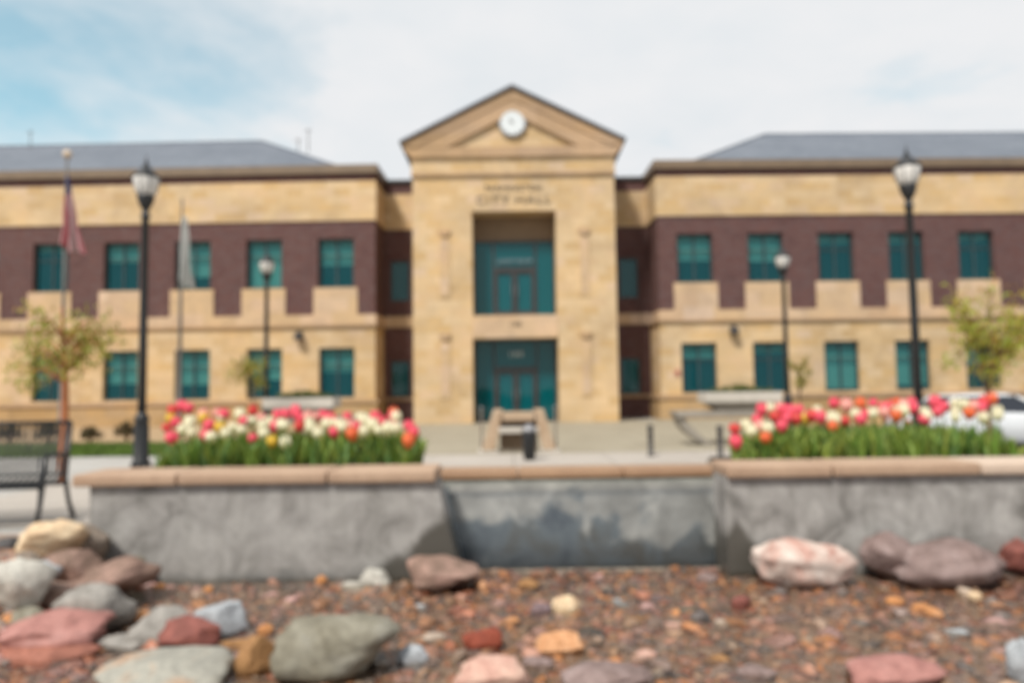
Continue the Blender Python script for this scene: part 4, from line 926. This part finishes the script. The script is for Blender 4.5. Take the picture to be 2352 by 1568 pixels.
# ------------------------------------------------------------------ pebbles (uncountable) and water
def pebbles():
    bm = bmesh.new(); bmesh.ops.create_icosphere(bm, subdivisions=2, radius=1); bv = np.array([v.co[:] for v in bm.verts]); bf = np.array([[v.index for v in f.verts] for f in bm.faces]); bm.free()
    n = 19000; Xp = rng.uniform(-4.2, 6.0, n); Yp = rng.uniform(1.9, 5.42, n) ; 
    keep = ~((Yp > 5.15) & ((Xp < -.35) | (Xp > 1.5))); keep &= np.abs(Xp) < Yp * .85 + 1.5
    Xp, Yp = Xp[keep], Yp[keep]; n = len(Xp)
    size = np.exp(rng.normal(math.log(.020), .42, n)).clip(.009, .06)
    pal = np.array([sl(c)[:3] for c in ((124, 92, 68), (150, 105, 70), (120, 104, 92), (112, 100, 96), (162, 120, 84), (140, 96, 78), (104, 90, 84), (150, 128, 110), (126, 80, 60), (176, 128, 84), (96, 92, 92), (146, 136, 126), (140, 114, 112), (152, 118, 104))])
    w = np.array([4, 2.6, 3, 4, 1.6, 3, 4, 2, 2, 1.0, 4, 1.5, 4, 4.]); ci = rng.choice(len(pal), n, p=w / w.sum())
    col = pal[ci] * rng.uniform(.95, 1.75, (n, 1)) * [1.08, 1.0, .93]
    a = rng.uniform(0, 6.28, n); sx = size * rng.uniform(.9, 1.6, n); sy = size * rng.uniform(.7, 1.1, n); sz = size * rng.uniform(.4, .75, n)
    V = bv[None] * (1 + .16 * rng.standard_normal((n, len(bv), 1))) * np.stack([sx, sy, sz], 1)[:, None]
    ca, sa = np.cos(a)[:, None], np.sin(a)[:, None]
    x = V[..., 0] * ca - V[..., 1] * sa; y = V[..., 0] * sa + V[..., 1] * ca; tl = rng.normal(0, .2, (n, 1)); z = V[..., 2] + x * tl
    z0 = np.array([gh(p, q) for p, q in zip(Xp, Yp)]) + sz * .5
    V = np.stack([x + Xp[:, None], y + Yp[:, None], z + z0[:, None]], -1).reshape(-1, 3)
    Fc = (bf[None] + (np.arange(n) * len(bv))[:, None, None]).reshape(-1, 3)
    me = bpy.data.meshes.new('pebbles'); me.vertices.add(len(V)); me.vertices.foreach_set('co', V.astype(np.float32).ravel())
    me.loops.add(Fc.size); me.loops.foreach_set('vertex_index', Fc.astype(np.int32).ravel())
    me.polygons.add(len(Fc)); me.polygons.foreach_set('loop_start', np.arange(0, Fc.size, 3, dtype=np.int32)); me.update(calc_edges=True)
    me.polygons.foreach_set('use_smooth', np.ones(len(Fc), dtype=bool))
    at_ = me.color_attributes.new('Col', 'FLOAT_COLOR', 'POINT'); at_.data.foreach_set('color', np.c_[np.repeat(col, len(bv), 0), np.ones(n * len(bv))].astype(np.float32).ravel())
    o = bpy.data.objects.new('pebbles', me); COL.objects.link(o); me.materials.append(M['pebble'])
    tag(o, 'brown, orange and grey river pebbles covering the basin floor', 'pebbles', kind='stuff')
pebbles()
def watermat():
    m, nt, b = newmat('shallow_water'); out = nt.nodes['Material Output']
    t = nd(nt, 'ShaderNodeBsdfTransparent'); t.inputs[0].default_value = (.94, .90, .85, 1)
    g_ = nd(nt, 'ShaderNodeBsdfGlossy'); g_.inputs['Roughness'].default_value = .06; g_.inputs['Color'].default_value = (.9, .9, .9, 1)
    co = objco(nt); bp = nd(nt, 'ShaderNodeBump', Strength=.9, Distance=.02); nt.links.new(noisy(nt, co, 9, 3, .5, .8), bp.inputs['Height'])
    nt.links.new(bp.outputs[0], g_.inputs['Normal'])
    fr = nd(nt, 'ShaderNodeFresnel', IOR=1.46); nt.links.new(bp.outputs[0], fr.inputs['Normal'])
    ms = nd(nt, 'ShaderNodeMixShader'); nt.links.new(fr.outputs[0], ms.inputs[0]); nt.links.new(t.outputs[0], ms.inputs[1]); nt.links.new(g_.outputs[0], ms.inputs[2]); nt.links.new(ms.outputs[0], out.inputs[0])
    return m
wm = MB().add([(-2.6, 1.3, .044), (5.9, 1.3, .044), (5.9, 5.198, .044), (1.56, 5.198, .044), (1.5, 5.46, .044), (-.30, 5.46, .044), (-.36, 5.198, .044), (-2.6, 5.198, .044)], [(0, 1, 2, 3, 4, 5, 6, 7)]).build('water', watermat())
wm['kind'] = 'structure'

# ------------------------------------------------------------------ sky and light
SUN_EL, SUN_AZ = 52, 214      # azimuth: clockwise from +Y
w = bpy.data.worlds.new('World'); scene.world = w; w.use_nodes = True; nt = w.node_tree
bg = nt.nodes['Background']; sky = nt.nodes.new('ShaderNodeTexSky'); sky.sky_type = 'NISHITA'; sky.sun_disc = False
sky.sun_elevation = R(SUN_EL); sky.sun_rotation = R(SUN_AZ); sky.altitude = 1300; sky.air_density = 1.0; sky.dust_density = .8
tc = nt.nodes.new('ShaderNodeTexCoord')
sx = nt.nodes.new('ShaderNodeSeparateXYZ'); nt.links.new(tc.outputs['Generated'], sx.inputs[0])
zc = nd(nt, 'ShaderNodeMath', operation='ADD'); nt.links.new(sx.outputs[2], zc.inputs[0]); zc.inputs[1].default_value = .12
dv = []
for i in (0, 1):
    q = nd(nt, 'ShaderNodeMath', operation='DIVIDE'); nt.links.new(sx.outputs[i], q.inputs[0]); nt.links.new(zc.outputs[0], q.inputs[1]); dv.append(q)
cbn = nt.nodes.new('ShaderNodeCombineXYZ'); nt.links.new(dv[0].outputs[0], cbn.inputs[0]); nt.links.new(dv[1].outputs[0], cbn.inputs[1])
cn = nd(nt, 'ShaderNodeTexNoise', Scale=.95, Detail=9, Roughness=.52, Distortion=.35); nt.links.new(cbn.outputs[0], cn.inputs['Vector'])
cn2 = nd(nt, 'ShaderNodeTexNoise', Scale=3.1, Detail=8, Roughness=.55, Distortion=.2); nt.links.new(cbn.outputs[0], cn2.inputs['Vector'])
# a broad clear gap towards the upper left (north-west), cloud elsewhere
gv = ray(170, 20).normalized()
dt = nd(nt, 'ShaderNodeVectorMath', operation='DOT_PRODUCT'); nt.links.new(tc.outputs['Generated'], dt.inputs[0]); dt.inputs[1].default_value = gv
gap = ramp(nt, dt.outputs['Value'], [(.93, (0, 0, 0, 1)), (1.0, (.30, .30, .30, 1))])
cs_ = nd(nt, 'ShaderNodeMath', operation='MULTIPLY_ADD'); nt.links.new(cn2.outputs['Fac'], cs_.inputs[0]); cs_.inputs[1].default_value = .35; nt.links.new(cn.outputs['Fac'], cs_.inputs[2])
cs2 = nd(nt, 'ShaderNodeMath', operation='SUBTRACT'); nt.links.new(cs_.outputs[0], cs2.inputs[0]); nt.links.new(gap.outputs[0], cs2.inputs[1])
cov = ramp(nt, cs2.outputs[0], [(.24, (.25, .25, .25, 1)), (.38, (.62, .62, .62, 1)), (.52, (1, 1, 1, 1))])
shade = ramp(nt, cn2.outputs['Fac'], [(.3, (5.55, 5.8, 6.0, 1)), (.62, (6.05, 6.1, 6.2, 1))])
skm = mix(nt, 1., sky.outputs[0], (1.25, 1.80, 1.36, 1), 'MULTIPLY')
cc = mix(nt, cov.outputs[0], skm, shade.outputs[0])
nt.links.new(cc, bg.inputs[0]); bg.inputs[1].default_value = .10
sd = bpy.data.lights.new('sun', 'SUN'); so = bpy.data.objects.new('sun', sd); COL.objects.link(so)
sd.energy = 3.2; sd.angle = R(9); sd.color = (1, .95, .87)
dirv = Vector((math.sin(R(SUN_AZ)) * math.cos(R(SUN_EL)), math.cos(R(SUN_AZ)) * math.cos(R(SUN_EL)), math.sin(R(SUN_EL))))
so.rotation_euler = dirv.to_track_quat('Z', 'Y').to_euler()
so.location = (0, 0, 30)
vs_ = scene.view_settings; vs_.view_transform = 'Standard'; vs_.look = 'None'; vs_.gamma = 1; vs_.use_curve_mapping = False; vs_.exposure = 0.5
scene.cycles.use_denoising = True
scene.cycles.max_bounces = 6; scene.cycles.transparent_max_bounces = 12; scene.cycles.caustics_reflective = False; scene.cycles.caustics_refractive = False
